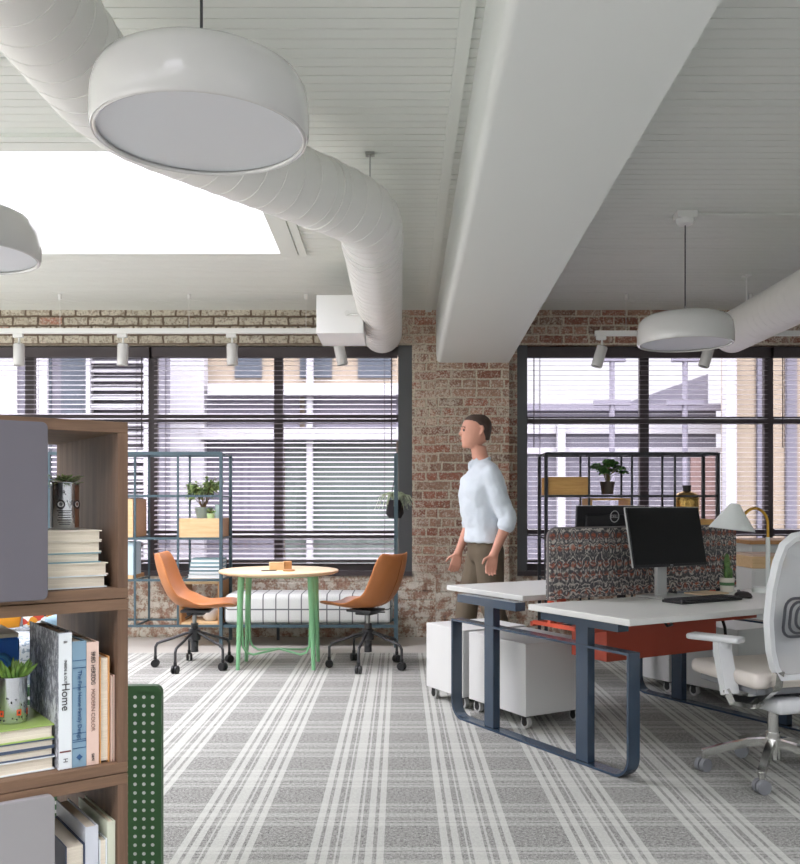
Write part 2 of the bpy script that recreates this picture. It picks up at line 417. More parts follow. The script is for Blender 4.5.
# ------------------------------------------------------------------ camera, world, render look
H = 1.24; F = 900.0
cam = bpy.data.cameras.new('camera'); co = bpy.data.objects.new('camera', cam); COL.objects.link(co)
co.location = (0, 0, H); co.rotation_euler = (pi/2, 0, 0)
cam.sensor_fit = 'HORIZONTAL'; cam.sensor_width = 36; cam.lens = F*36/800; cam.shift_y = 73/800; cam.clip_start = .05
S.camera = co
S.view_settings.view_transform = 'Standard'; S.view_settings.look = 'None'; S.view_settings.gamma = 1
S.view_settings.use_curve_mapping = False; S.view_settings.exposure = EXPO
W = bpy.data.worlds.new('World'); S.world = W; W.use_nodes = True
_wn = W.node_tree; _bg = _wn.nodes['Background']                      # overcast sky: dim at the horizon, bright overhead
_tc = _wn.nodes.new('ShaderNodeTexCoord'); _sx = _wn.nodes.new('ShaderNodeSeparateXYZ'); _rp = _wn.nodes.new('ShaderNodeValToRGB')
_wn.links.new(_tc.outputs['Generated'], _sx.inputs[0]); _wn.links.new(_sx.outputs[2], _rp.inputs[0]); _wn.links.new(_rp.outputs[0], _bg.inputs[0])
_cr = _rp.color_ramp; _cr.elements[0].position = 0; _cr.elements[0].color = (.045, .046, .05, 1); _cr.elements[1].position = 1; _cr.elements[1].color = (1, 1, 1, 1)
for _p, _v in ((.02, .05), (.25, .08), (.5, .30), (.75, .85)): _e = _cr.elements.new(_p); _e.color = (_v, _v, _v*1.02, 1)
_bg.inputs[1].default_value = SKYS
try:
    S.cycles.max_bounces = 10; S.cycles.diffuse_bounces = 6; S.cycles.transparent_max_bounces = 12
    S.cycles.sample_clamp_indirect = 6; S.cycles.caustics_reflective = False; S.cycles.caustics_refractive = False
except Exception: pass

# ------------------------------------------------------------------ room shell
YW = 8.45
def zc(y): return 3.07+.03*(YW-y)
XL, XR, YN = -6.0, 5.2, -4.0
ST('floor', M().b2(XL, XR, YN, 7.55, -.12, 0), CARPET)
ST('floor', M().b2(XL, XR, 7.55, YW, -.12, 0), CONC)
W1 = (-4.6, .113, .575, 2.74); W2 = (1.10, 4.5, .575, 2.74)
w = M(); T0, T1 = YW, YW+.3; ZT = 3.2
w.b2(XL, W1[0], T0, T1, -.2, ZT); w.b2(W1[1], W2[0], T0, T1, -.2, ZT); w.b2(W2[1], XR, T0, T1, -.2, ZT)
for q in (W1, W2):
    w.b2(q[0], q[1], T0, T1, -.2, q[2]); w.b2(q[0], q[1], T0, T1, q[3], ZT)
ST('wall_far', w, BRICK)
ST('wall_pier', M().b2(.334, 1.011, YW-.11, YW, 0, 2.62), BRICK)
ST('wall_near', M().b2(XL, XR, YN-.2, YN, 0, 3.5), WHITE)
ST('wall_right', M().b2(XR, XR+.2, YN, YW+.3, 0, 3.5), WHITE)
w = M(); w.b2(XL-.2, XL, YN, YW+.3, 0, .5); w.b2(XL-.2, XL, YN, YW+.3, 3.0, 3.5)
for y in (YN+.2, -.6, 2.4, 5.4, YW): w.b2(XL-.2, XL, y-.25, y+.25, .5, 3.0)
ST('wall_left', w, WHITE)

FILL_SKYLIGHT = (1.5, 3.9, -2.2, .9)  # unseen skylight added behind the camera to fill the right side with light
SKY = [(-4.9, -.885, 4.88, 6.72), (-4.9, -.747, -2.0, .7)]  # the second, behind the camera, is unseen and added for its light
def boards(m, x0, x1, y0, y1):
    bw, g, d = .076, .007, .007
    k0 = math.floor(y0/bw); prof = [(y0, 0)]
    k = k0
    while k*bw < y1:
        y = k*bw
        for yy, zz in ((y, 0), (y+.0015, d), (y+g-.0015, d), (y+g, 0)):
            if y0 < yy < y1: prof.append((yy, zz))
        k += 1
    prof.append((y1, 0))
    a = [(m.bm.verts.new((x0, y, zc(y)+z)), m.bm.verts.new((x1, y, zc(y)+z))) for y, z in prof]
    for p, q in zip(a, a[1:]): m.bm.faces.new((p[0], p[1], q[1], q[0]))
c = M(); ys = [YN, SKY[1][2], SKY[1][3], SKY[0][2], SKY[0][3], YW]
for i, (a, b) in enumerate(zip(ys, ys[1:])):
    if i == 1: boards(c, XL, SKY[0][0], a, b); boards(c, SKY[1][1], FILL_SKYLIGHT[0], a, b); boards(c, FILL_SKYLIGHT[1], XR, a, b)
    elif i == 3: boards(c, XL, SKY[0][0], a, b); boards(c, SKY[0][1], XR, a, b)
    else: boards(c, XL, XR, a, b)
ST('ceiling', c, CEIL)
for k, (x0, x1, y0, y1) in enumerate(SKY+[FILL_SKYLIGHT]):
    m = M(); h = .30
    for xa, xb, ya, yb in ((x0-.05, x0, y0-.05, y1+.05), (x1, x1+.05, y0-.05, y1+.05), (x0, x1, y0-.05, y0), (x0, x1, y1, y1+.05)):
        m.b2(xa, xb, ya, yb, zc((ya+yb)/2)-.005, zc(y0)+h)
    for xa, xb, ya, yb in ((x1+.0, x1+.125, y0-.11, y1+.0), (x1+.135, x1+.19, y0-.17, y1), (x0-.09, x0, y0-.09, y1), (x0-.09, x1+.125, y0-.11, y0), (x0-.09, x1+.19, y0-.18, y0-.12)):
        bm2 = M().b2(xa, xb, ya, yb, -.022, .003); bm2.bm.transform(MX.Translation((0, 0, 0)))
        for v in bm2.bm.verts: v.co.z += zc(v.co.y)
        me = bpy.data.meshes.new('t'); bm2.bm.to_mesh(me); m.bm.from_mesh(me); bpy.data.meshes.remove(me)
    o = ST('window_%d' % (k+3), m, CEIL)  # only the first skylight is in view; the others are added for light
    P('pane', M().b2(x0, x1, y0, y1, zc(y0)+h-.01, zc(y0)+h), GLASS, o, kind='structure', smooth=0)

# beam carried by the pier, with a bullnose on its left edge, and trims on the ceiling beside it
def zb(y): return 2.553+.040*(YW-y)
prof = [(1.008, 0), (1.008, .62), (.338, .62)]
for i in range(9):
    a = pi+pi/2*i/8; prof.append((.338+.045+.045*cos(a), .045+.045*sin(a)))
m = M(); r0 = [m.bm.verts.new((x, YW, zb(YW)+z)) for x, z in prof]; r1 = [m.bm.verts.new((x, YN, zb(YN)+z+.1)) for x, z in prof]
n_ = len(prof)
for i in range(n_): m.bm.faces.new((r0[i], r0[(i+1) % n_], r1[(i+1) % n_], r1[i]))
m.bm.faces.new(r0); m.bm.faces.new(r1[::-1]); bmesh.ops.recalc_face_normals(m.bm, faces=m.bm.faces[:])
P('ceiling_beam', m, BEAM, kind='structure', smooth=50)
m = M()
for (x, wd) in ((.268, .06), (1.045, .05)):
    vs = [m.bm.verts.new((x+sx*wd/2, y, zc(y)+z)) for y in (YN, YW) for sx in (-1, 1) for z in (-.02, .004)]
    for f in ((0, 1, 3, 2), (4, 6, 7, 5), (0, 2, 6, 4), (1, 5, 7, 3), (0, 4, 5, 1), (2, 3, 7, 6)): m.bm.faces.new([vs[i] for i in f])
ST('trim_1', m, CEIL)

# ------------------------------------------------------------------ windows
def window(n, q, mull, trans, jl, jr):
    x0, x1, z0, z1 = q; YF = YW+.10
    m = M(); fw = .06
    m.b2(x0, x0+jl, YW+.0, YF+.07, z0, z1); m.b2(x1-jr, x1, YW+.0, YF+.07, z0, z1)
    m2 = M()
    m2.b2(x0, x1, YF-.01, YF+.06, z1-.08, z1); m2.b2(x0, x1, YF-.02, YF+.06, z0+.02, z0+.11)
    for x in mull: m2.b2(x-.042, x+.042, YF, YF+.055, z0, z1)
    for z in trans: m2.b2(x0, x1, YF+.005, YF+.05, z-.035, z+.035)
    root = ST('window_%d' % n, m, JAMB)
    P('frame', m2, FRAME, root, kind='structure', smooth=0)
    P('sill', M().b2(x0, x1, YW-.02, YW+.2, z0, z0+.045), FRAME, root, kind='structure', smooth=0)
    P('pane', M().b2(x0+.02, x1-.02, YF+.02, YF+.026, z0+.04, z1-.03), GLASS, root, kind='structure', smooth=0)
window(1, W1, (-3.52, -2.348, -1.155), (2.064, .96), .1, .13)
window(2, W2, (2.32, 3.504), (2.045, .98), .095, .1)
def blind(x0, x1, tilt, label, wand=None):
    z0, z1 = .70, 2.73; Yc = YW+.055
    r = T('venetian_blind', label, 'window blind', ((x0+x1)/2, Yc, z0)); x0, x1 = x0-r.location.x, x1-r.location.x; h = z1-z0
    P('headrail', M().b2(x0, x1, -.03, .03, h-.10, h), FRAME, r, smooth=0)
    m = M(); z = .035; t = R(tilt); n = 0
    while z < h-.11:
        dy, dz = .024*cos(t), .024*sin(t); c = .003
        a = [(-dy, -dz), (0, c), (dy, dz)]
        for (ya, za), (yb, zb_) in zip(a, a[1:]):
            m.quad((x0+.01, ya, z+za), (x1-.01, ya, z+za), (x1-.01, yb, z+zb_), (x0+.01, yb, z+zb_))
        z += .0455; n += 1
    o = P('slats', m, SLAT, r, smooth=60)
    P('bottom_rail', M().b2(x0, x1, -.025, .025, 0, .022), FRAME, r, smooth=0)
    k = max(2, round((x1-x0)/1.0)+1)
    for i in range(k):
        x = x0+.12+(x1-x0-.24)*i/(k-1); m = M()
        for y in (-.026, .026): m.b2(x-.0018, x+.0018, y-.001, y+.001, .02, h-.1)
        P('ladder_cord', m, CORD, r, smooth=0)
    if wand is not None: P('tilt_wand', M().cyl((wand-r.location.x, -.04, h-.1), (wand-r.location.x, -.04, h-.95), .005, n=8), CORD, r)
blind(-4.49, -2.365, TILT[0], 'dark venetian blind in the left window, the one nearest the left edge of the room', -2.43)
blind(-2.33, -.025, TILT[0], 'dark venetian blind in the left window, behind the round table', -.08)
blind(1.20, 3.485, TILT[1], 'dark venetian blind in the right window, behind the black shelving', 1.26)
blind(3.525, 4.39, TILT[1], 'dark venetian blind at the far right end of the right window', 3.6)

# ------------------------------------------------------------------ outside
ST('street', M().b2(-26, 26, YW+.4, 40, -.5, -.3), mat('asphalt', (96, 94, 98), .9))
ST('neighbour_ground', M().b2(-40, XL-.3, -20, 30, -.5, -.3), mat('paving', (120, 118, 114), .9))
OC = mat('cream_render', (134, 122, 106), .9); OL = mat('lilac_render', (94, 92, 101), .9); OW = mat('white_metal_cladding', (158, 157, 161), .6)
OD = mat('slate_door', (112, 109, 120), .7); OGl = mat('outside_glass', (70, 76, 84), .15); OG = mat('green_glass', (80, 90, 85), .3); OP = mat('pinkish_render', (134, 110, 105), .9)
def ox(px, Y): return (px-400)/F*Y
def oz(py, Y): return H+(505-py)/F*Y
Y = 15.0
g = T('garage_building', 'cream building with an awning and roller doors, seen through the left window', 'building', (ox(270, Y), Y, -.3))
def op(name, a, b, c, d, m, dy0=0, dy1=.3, parent=g, sm=0):
    """box covering photo px a..b, py c(top)..d(bottom) at the facade, dy0 in front"""
    L = parent.location; Yf = L.y
    return P(name, M().b2(ox(a, Yf)-L.x, ox(b, Yf)-L.x, -dy0, dy1, oz(d, Yf)-L.z, max(oz(c, Yf)-L.z, .02)), m, parent, smooth=sm)
op('wall', 158, 425, 310, 600, OC, 0, 4)
op('awning', 212, 412, 386, 397, OW, .35, 0)
op('roller_door', 205, 300, 396, 436, OD, .06, 0)
op('roller_door', 305, 410, 396, 436, OD, .06, 0)
op('cladding_band', 205, 412, 429, 441, OW, .35, 0)
op('shutter', 208, 284, 441, 560, OL, .1, 0)
op('shopfront', 286, 396, 441, 575, OG, .1, 0)
op('pillar', 160, 208, 352, 575, OW, .3, 0)
op('drainpipe', 308, 314, 345, 575, OW, .25, 0)
for a, b in ((235, 262), (300, 332), (358, 392)): op('window', a, b, 352, 378, OGl, .03, 0)
Y = 13.2
g2 = T('office_building', 'pale glass and louvre fronted building across the street at the far left', 'building', (ox(60, Y), Y, -.3))
op('wall', -120, 158, 310, 610, OL, 0, .7, g2)
for a, b in ((-60, 18), (34, 52), (62, 88)): op('window', a, b, 352, 575, OGl if a > 30 else OW, .04, 0, g2)
op('white_panel', 33, 50, 350, 575, OW, .1, 0, g2)
lv = M(); L = g2.location
for i in range(26):
    z = oz(575, Y)+i*.13; lv.box((ox(120, Y)-L.x, -.08, z-L.z), (ox(147, Y)-ox(93, Y), .14, .02), mat=MX.Rotation(.5, 4, 'X'))
P('louvre_screen', lv, OW, g2, smooth=0); op('louvre_frame', 90, 94, 345, 575, OW, .18, 0, g2); op('louvre_frame', 147, 151, 345, 575, OW, .18, 0, g2)
Y = 15.5
g3 = T('corrugated_shed', 'low grey corrugated shed across the street, seen through the right window', 'building', (ox(600, Y), Y, -.3))
op('wall', 470, 716, 408, 596, OL, 0, 4, g3)
op('gutter', 470, 722, 404, 411, OD, .07, 0, g3); op('cladding_band', 470, 722, 424, 434, OW, .05, 0, g3); op('cladding_band', 470, 722, 448, 454, OW, .05, 0, g3)
op('post', 556, 564, 420, 575, OW, .15, 0, g3); op('brick_panel', 690, 714, 456, 560, OP, .05, 0, g3)
rf = M(); L = g3.location
rf.prism([(ox(610, Y)-L.x, oz(408, Y)-L.z), (ox(722, Y)-L.x, oz(408, Y)-L.z), (ox(722, Y)-L.x, oz(368, Y)-L.z)], .3, MX.Rotation(pi/2, 4, 'X') @ MX.Translation((0, 0, -1)))
P('gable', rf, OL, g3, smooth=0)
Y = 14.6
g4 = T('cream_building', 'tall cream building across the street at the right edge of the right window', 'building', (ox(770, Y), Y, -.3))
op('wall', 732, 990, 310, 600, OC, 0, .5, g4)
op('white_pilaster', 722, 732, 345, 575, OW, .2, 0, g4)
for a in (756, 785): op('window', a, a+11, 352, 560, OL, .04, 0, g4)
for px, hgt, lab in ((612, 357, 'thin grey utility pole with a crossarm above the shed, left one'), (685, 357, 'thin grey utility pole with a crossarm above the shed, right one')):
    Y = 14.9; x = ox(px, Y); z = oz(hgt, Y)
    p = T('utility_pole', lab, 'pole', (x, Y, -.3), 0, 'utility poles across the street')
    P('mast', M().cyl((0, 0, 0), (0, 0, z+.3), .045, n=12), OD, p)
    P('crossarm', M().b2(-.22, .22, -.05, .05, z+.22, z+.32), OD, p, smooth=0); P('crossarm', M().b2(-.3, .3, -.05, .05, z-.5, z-.42), OD, p, smooth=0)

# ------------------------------------------------------------------ ducts
def ducting(name, label, path, r, loc, ridge=.0028):
    root = T(name, label, 'duct', loc); L = V(loc)
    pts = [V(p)-L for p in path]
    P('duct_run', M().tube(pts, r, n=36), DUCT, root, smooth=50)
    acc = 0; nxt = .07; m = M()
    for a, b in zip(pts, pts[1:]):
        d = (b-a).length; t = (b-a).normalized()
        while nxt <= acc+d:
            q = a+t*(nxt-acc); m.cyl(q-t*.003, q+t*.003, r+ridge, n=36, caps=True); nxt += .115
        acc += d
    P('spiral_seam', m, DUCT, root, smooth=50)
    return root, pts
def smoothpath(ctrl, rad, n=10):
    c = [V(p) for p in ctrl]; out = [c[0]]
    for a, b, d in zip(c, c[1:], c[2:]):
        u, v_ = (a-b).normalized(), (d-b).normalized(); p0, p1 = b+u*rad, b+v_*rad
        for i in range(n+1):
            t = i/n; out.append(p0*(1-t)**2+b*2*t*(1-t)+p1*t*t)
    out.append(c[-1]); return out
DZ = 2.81
path = smoothpath([(-1.17, 1.4, DZ), (-1.13, 3.55, DZ), (-.165, 4.86, DZ), (-.165, 8.24, DZ)], .25)
d1, pts = ducting('air_duct', 'fat white spiral air duct with two bends under the skylight, left', path, .18, (-.165, 5.2, DZ))
m = M()
for y in (5.26, 5.36): m.cyl((0, y-5.2, 0), (0, y-5.2+.03, 0), .186, n=36)
P('joint_collar', m, DUCT, d1)
q = (V((-1.13, 3.55, DZ))*.25+V((-.165, 4.86, DZ))*.75)-V(d1.location); dd = (V((-.165, 4.86, 0))-V((-1.13, 3.55, 0))).normalized()
P('joint_collar', M().cyl(q-dd*.015, q+dd*.015, .186, n=36), DUCT, d1)
b = P('register_box', M().b2(-.485, -.12, 1.8, 2.36, -.235, .065, bev=.004, seg=1), mat('register_white', (232, 232, 230), .4), d1)
P('damper_knob', M().cyl((-.245, 1.80, -.08), (-.245, 1.775, -.08), .02).cyl((-.245, 1.79, -.085), (-.11, 1.78, -.10), .007), TRACK, b)
for y in (4.95, 7.6):
    P('hanger_rod', M().cyl((.0, y-5.2, .17), (.0, y-5.2, zc(y)-DZ), .004, n=8).b2(-.025, .025, y-5.225, y-5.175, zc(y)-DZ-.012, zc(y)-DZ), STEEL, d1)
P('end_cap', M().lathe([(.0, .0), (.14, .0), (.178, -.03)], (0, 3.04, 0), 36, MX.Rotation(-pi/2, 4, 'X')), DUCT, d1)
DZ = 2.73; path = [(2.87, 2.0, DZ), (2.87, 5, DZ), (2.87, 7.78, DZ)]
d2, pts = ducting('air_duct', 'straight white spiral air duct at the right, over the right window', path, .175, (2.87, 7.78, DZ), .0009)
for y in (7.3, 5.8): P('hanger_rod', M().cyl((-.06, y-7.78, .15), (-.06, y-7.78, zc(y)-DZ), .006, n=8).b2(-.09, -.03, y-7.81, y-7.75, zc(y)-DZ-.012, zc(y)-DZ), TRACK, d2)
P('end_cap', M().lathe([(.0, .0), (.14, .0), (.174, -.03)], (0, .04, 0), 36, MX.Rotation(-pi/2, 4, 'X')), DUCT, d2)

# ------------------------------------------------------------------ pendants
def pendant(x, y, z, label, canopy_label=None):
    r = T('pendant_lamp', label, 'pendant lamp', (x, y, z), 0, 'big white drum pendants')
    pr = [(.286, .008), (.300, 0), (.3045, .012), (.306, .06), (.304, .10), (.297, .135), (.280, .164), (.245, .186), (.19, .197), (.10, .201), (0, .202)]
    P('shade', M().lathe(pr, n=64), LAMPW, r, smooth=50)
    P('diffuser', M().lathe([(0, .012), (.15, .010), (.287, .010)], n=64), DIFF, r)
    P('rim', M().tube([(.291*cos(2*pi*k/48), .291*sin(2*pi*k/48), .004) for k in range(48)], .006, n=8, closed=True), LAMPW, r)
    zz = zc(y)-z
    P('cord', M().cyl((0, 0, .20), (0, 0, zz-.05), .0045, n=8), DARKM, r)
    P('canopy', M().b2(-.065, .065, -.05, .05, zz-.045, zz+.004, bev=.003, seg=1).lathe([(0, zz-.085), (.045, zz-.08), (.058, zz-.06), (.058, zz-.045), (0, zz-.045)], n=24), TRACK, r)
    P('cord_grip', M().cyl((0, 0, .198), (0, 0, .25), .009, n=12), STEEL, r)
pendant(-.565, 2.56, 2.285, 'nearest and biggest-looking glossy white drum pendant, in front of the duct bend')
pendant(1.86, 5.87, 2.285, 'glossy white drum pendant hanging over the desks at the right')
pendant(-1.86, 3.85, 2.30, 'glossy white drum pendant cut off by the left edge, under the skylight')
cz = zc(5.87); m = M().cyl((1.93, 5.87, cz-.008), (5.1, 5.87, cz-.008), .008, n=8)
tag(P('conduit', m, CEIL), 'thin white cable conduit along the ceiling beside the right pendant', 'conduit')

# ------------------------------------------------------------------ track lights
def track(x0, x1, y, z, wires, label):
    r = T('light_track', label, 'light track', ((x0+x1)/2, y, z)); X = r.location.x
    P('rail', M().b2(x0-X, x1-X, -.018, .018, -.0, .045), TRACK, r, smooth=0)
    for x in wires: P('suspension_wire', M().cyl((x-X, 0, .04), (x-X, 0, zc(y)-z-.02), .002, n=6).cyl((x-X, 0, zc(y)-z-.045), (x-X, 0, zc(y)-z), .014, n=10), TRACK, r)
    return r
TY = 7.88; TZ = 2.74
def tx(px): return (px-400)/F*TY
track(-4.2, tx(345), TY, TZ, [tx(60), tx(189), tx(306), -3.8], 'long thin white light track below the ceiling over the left window')
track(tx(595), 4.3, TY, TZ-.02, [tx(626), tx(751)], 'white light track below the ceiling over the right window')
def spot(px, tilt, label, dz=0):
    r = T('spotlight', label, 'spotlight', (tx(px), TY, TZ-dz), 0, 'white cylinder spotlights on the tracks')
    P('adapter', M().b2(-.05, .035, -.017, .017, -.035, 0, bev=.003, seg=1), TRACK, r)
    P('arm', M().cyl((0, 0, -.03), (0, 0, -.10), .009, n=10), TRACK, r)
    h = P('head', M().lathe([(0, .02), (.04, .02), (.048, .012), (.048, -.075), (.0485, -.078), (.048, -.081), (.048, -.165), (.044, -.17), (.040, -.168), (.038, -.12), (0, -.12)], n=28), LAMPW, r, loc=(0, 0, -.108), rot=(0, tilt, 0))
    P('lens', M().lathe([(0, -.16), (.038, -.16)], n=24), DARKM, h)
spot(19, 0, 'white spotlight over the left window, furthest left'); spot(123, .03, 'white spotlight over the left window, above the tall bookshelf')
spot(232, -.02, 'white spotlight over the left window, between the shelving and the duct box'); spot(339, -.2, 'white spotlight over the left window, under the box beside the duct end')
spot(602, .3, 'tilted white spotlight at the start of the right track', .02); spot(709, .3, 'tilted white spotlight behind the right pendant', .02)
# ------------------------------------------------------------------ shelving of thin metal bars
RZ = (1.690, 1.318, .948, .585, .186)
def shelving(x0, nb, yf, yr, pitch, matl, label):
    r = T('metal_shelving', label, 'shelving', (x0+nb*pitch/2, (yf+yr)/2, 0)); L = r.location
    hw = .011
    for i in range(nb+1):
        x = x0+i*pitch-L.x
        for y in (yf, yr):
            e = i in (0, nb); q = hw*1.25 if e else hw*.75
            z0 = 0 if e else .186
            P('post', M().b2(x-q, x+q, y-L.y-q, y-L.y+q, z0, RZ[0]+.01), matl, r, smooth=0)
        for z in RZ: P('side_bar', M().b2(x-.007, x+.007, yf-L.y, yr-L.y, z-.007, z+.007), matl, r, smooth=0)
    for z in RZ:
        q = .014 if z == RZ[0] else .010
        P('rail', M().b2(x0-L.x, x0+nb*pitch-L.x, yf-L.y-.009, yf-L.y+.009, z-q, z+q), matl, r, smooth=0)
        if z in (RZ[0], RZ[4]): P('rail', M().b2(x0-L.x, x0+nb*pitch-L.x, yr-L.y-.009, yr-L.y+.009, z-.009, z+.009), matl, r, smooth=0)
    return r
YF, YR = 7.84, 8.28
shelving(-3.059, 4, YF, YR, .375, TEAL, 'teal metal grid shelving against the left window beside the checked bench')
YF2, YR2 = 7.90, 8.28
shelving(1.282, 4, YF2, YR2, .377, BLKMET, 'charcoal metal grid shelving against the right window behind the desks')
def wbox(name, label, x0, x1, y0, y1, z0, z1, mf, ms, open_front=False, group=None, t=.018):
    r = T(name, label, 'box', ((x0+x1)/2, (y0+y1)/2, z0), 0, group); w, d, h = x1-x0, y1-y0, z1-z0
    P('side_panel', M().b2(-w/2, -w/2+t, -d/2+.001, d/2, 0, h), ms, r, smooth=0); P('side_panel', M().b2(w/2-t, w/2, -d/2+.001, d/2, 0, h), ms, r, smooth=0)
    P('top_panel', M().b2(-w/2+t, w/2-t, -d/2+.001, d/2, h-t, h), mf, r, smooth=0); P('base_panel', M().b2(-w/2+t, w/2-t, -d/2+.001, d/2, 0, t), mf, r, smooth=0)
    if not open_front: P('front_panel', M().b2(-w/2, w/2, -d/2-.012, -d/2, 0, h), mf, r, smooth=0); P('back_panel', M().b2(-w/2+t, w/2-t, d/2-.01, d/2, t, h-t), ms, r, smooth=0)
    return r
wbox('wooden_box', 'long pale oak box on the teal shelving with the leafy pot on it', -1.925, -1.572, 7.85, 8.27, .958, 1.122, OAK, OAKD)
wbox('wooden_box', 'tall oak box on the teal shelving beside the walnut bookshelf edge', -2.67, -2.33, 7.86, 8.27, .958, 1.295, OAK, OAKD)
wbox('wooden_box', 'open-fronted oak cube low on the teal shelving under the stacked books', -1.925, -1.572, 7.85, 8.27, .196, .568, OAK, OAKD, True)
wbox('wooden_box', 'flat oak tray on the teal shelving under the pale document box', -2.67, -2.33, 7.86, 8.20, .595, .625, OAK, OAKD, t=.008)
wbox('wooden_box', 'honey wooden box at the left end of the charcoal shelving', 1.300, 1.650, 7.91, 8.27, 1.330, 1.486, DRAWW, DRAWW)
wbox('wooden_box', 'open wooden cube in the charcoal shelving under the dark plant pot', 1.672, 2.026, 7.91, 8.27, .96, 1.300, DRAWW, DRAWW, True)
wbox('wooden_box', 'honey wooden box in the charcoal shelving under the brass bottle', 2.425, 2.775, 7.91, 8.27, .957, 1.115, DRAWW, DRAWW)
o = T('document_box', 'pale blue document box standing on the teal shelving', 'box', (-2.46, 8.0, .626)); P('case', M().b2(-.11, .13, -.13, .1, 0, .29, bev=.003, seg=1), mat('pale_blue_card', (188, 208, 220), .6), o, smooth=0); P('label_strip', M().b2(-.03, .05, -.132, -.13, .16, .22), COVPALE, o, smooth=0)
tag(P('white_bowl', M().lathe([(0, 0), (.05, 0), (.085, .05), (.09, .10), (.083, .10), (.076, .05), (.045, .012), (0, .012)]), LAMPW, loc=(-1.68, 8.0, .215)), 'white rounded bowl inside the open oak cube', 'bowl')

# ------------------------------------------------------------------ books
def book(x, y, z, w, d, h, cov, label, group=None, rz=0, pose='flat', parent=None, spine_front=True, page=None, c=.0025):
    """flat: w along x, d along y, h thick in z; stand: w thick along x, d deep, h tall.  The spine sits at the back (flat) or front (stand)."""
    r = T('book', label, 'book', (x, y, z), rz, group); m = M(); p = M()
    if pose == 'flat':
        m.b2(-w/2, w/2, -d/2, d/2, 0, c); m.b2(-w/2, w/2, -d/2, d/2, h-c, h); m.b2(-w/2, w/2, d/2-c, d/2, c, h-c)
        p.b2(-w/2+.004, w/2-.004, -d/2+.004, d/2-c, c, h-c)
    else:
        m.b2(-w/2, -w/2+c, -d/2, d/2, 0, h); m.b2(w/2-c, w/2, -d/2, d/2, 0, h)
        if spine_front: m.b2(-w/2+c, w/2-c, -d/2, -d/2+c, 0, h); p.b2(-w/2+c, w/2-c, -d/2+c, d/2-.004, .004, h-.004)
        else: m.b2(-w/2+c, w/2-c, d/2-c, d/2, 0, h); p.b2(-w/2+c, w/2-c, -d/2+.004, d/2-c, .004, h-.004)
    P('cover', m, cov, r, smooth=0); P('pages', p, page or PAGE, r, smooth=0)
    return r
z = .597; names = ['bottom', 'second from the bottom', 'middle', 'second from the top', 'top']
PAGEW = mat('white_pages', (226, 228, 226), .8)
for i, (h, wd, cv) in enumerate(((.033, .29, COVSL), (.032, .285, COVSL), (.034, .285, COVSL), (.034, .28, COVT), (.036, .275, COVT))):
    book(-1.715+.004*i, 8.0, z, wd, .21, h, cv if i else COVPALE, '%s book of the pale stack on the teal shelving' % names[i], 'stacked books on the teal shelving', page=PAGEW, c=.0065); z += h+.0005

# ------------------------------------------------------------------ plants
def pot(r, matl, r0, r1, h, name='pot'):
    p = P(name, M().lathe([(0, 0), (r0, 0), (r1, h), (r1-.006, h), (r1-.01, h-.015), (0, h-.015)]), matl, r)
    P('soil', M().lathe([(0, h-.012), (r1-.009, h-.012)]), SOIL, p); return p
def bushy(r, z0, h, rad, nst, nl, L, W, lm, flat=.7, sm=STEM, sr=.004, droop=.3):
    s = M(); f = M()
    for i in range(nst):
        a = 2*pi*i/nst+random.uniform(-.3, .3); q = rad*random.uniform(.35, .9); hh = h*random.uniform(.45, 1)
        p0, p1, p2 = V((.01*cos(a), .01*sin(a), z0)), V((q*.45*cos(a), q*.45*sin(a), z0+hh*.55)), V((q*cos(a), q*sin(a), z0+hh))
        s.tube([p0, p1, p2], [sr, sr*.8, sr*.5], n=6)
        for k in range(nl):
            t = random.uniform(.35, 1.05); p = p1*(1-t)+p2*t if t > 0 else p0
            d = V((random.gauss(0, 1), random.gauss(0, 1), random.gauss(.15, flat))).normalized()
            f.leaf(p+d*.006, d, L*random.uniform(.7, 1.15), W*random.uniform(.8, 1.1), droop)
    P('stems', s, sm, r); P('leaves', f, lm, r, smooth=60)
r = T('potted_plant', 'jade-like bushy plant in a sage pot on the long oak box', 'potted plant', (-1.75, 8.03, 1.122))
pot(r, POTG, .062, .08, .098); bushy(r, .09, .27, .19, 15, 40, .048, .032, LF1)
r = T('potted_plant', 'tiny pale green pot in front of the sage pot', 'potted plant', (-1.66, 7.90, 1.122))
pot(r, mat('lime_pot', (178, 204, 150), .6), .03, .036, .045); bushy(r, .03, .05, .04, 5, 6, .03, .02, LF4)
tag(P('glass_tumbler', M().lathe([(0, 0), (.033, 0), (.036, .12), (.033, .12), (.03, .006), (0, .006)]), mat('pale_aqua_glass', (190, 214, 210), .2, alpha=.8), loc=(-1.615, 8.03, 1.122)), 'pale aqua tumbler on the oak box beside the shelf post', 'tumbler')
r = T('potted_plant', 'round-leaved green plant in a dark pot on the charcoal shelving', 'potted plant', (1.855, 8.05, 1.335))
P('pot_saucer', M().lathe([(0, 0), (.055, 0), (.055, .008), (0, .008)]), POTD, r)
pot(r, POTD, .05, .066, .115)
s = M(); f = M()
for i in range(26):
    a = random.uniform(0, 2*pi); q = .155*math.sqrt(random.uniform(.03, 1)); zt = .29-.5*q*q/.155*1.0+random.uniform(-.02, .035)
    p = V((q*cos(a), q*sin(a), zt)); s.tube([(0.01*cos(a), .01*sin(a), .1), (q*.3*cos(a), q*.3*sin(a), .1+(zt-.1)*.6), p], .0028, n=5)
    for k in range(7):
        b = a+(k-3)*.75; d = V((cos(b), sin(b), -.12)); f.leaf(p, d, .062*random.uniform(.8, 1.1), .05, .35)
P('stems', s, mat('pale_stem', (128, 120, 74), .7), r); P('leaves', f, LF2, r, smooth=60)
r = T('bottle', 'squat brass bottle with a black stopper on the charcoal shelving', 'bottle', (2.575, 8.08, 1.115))
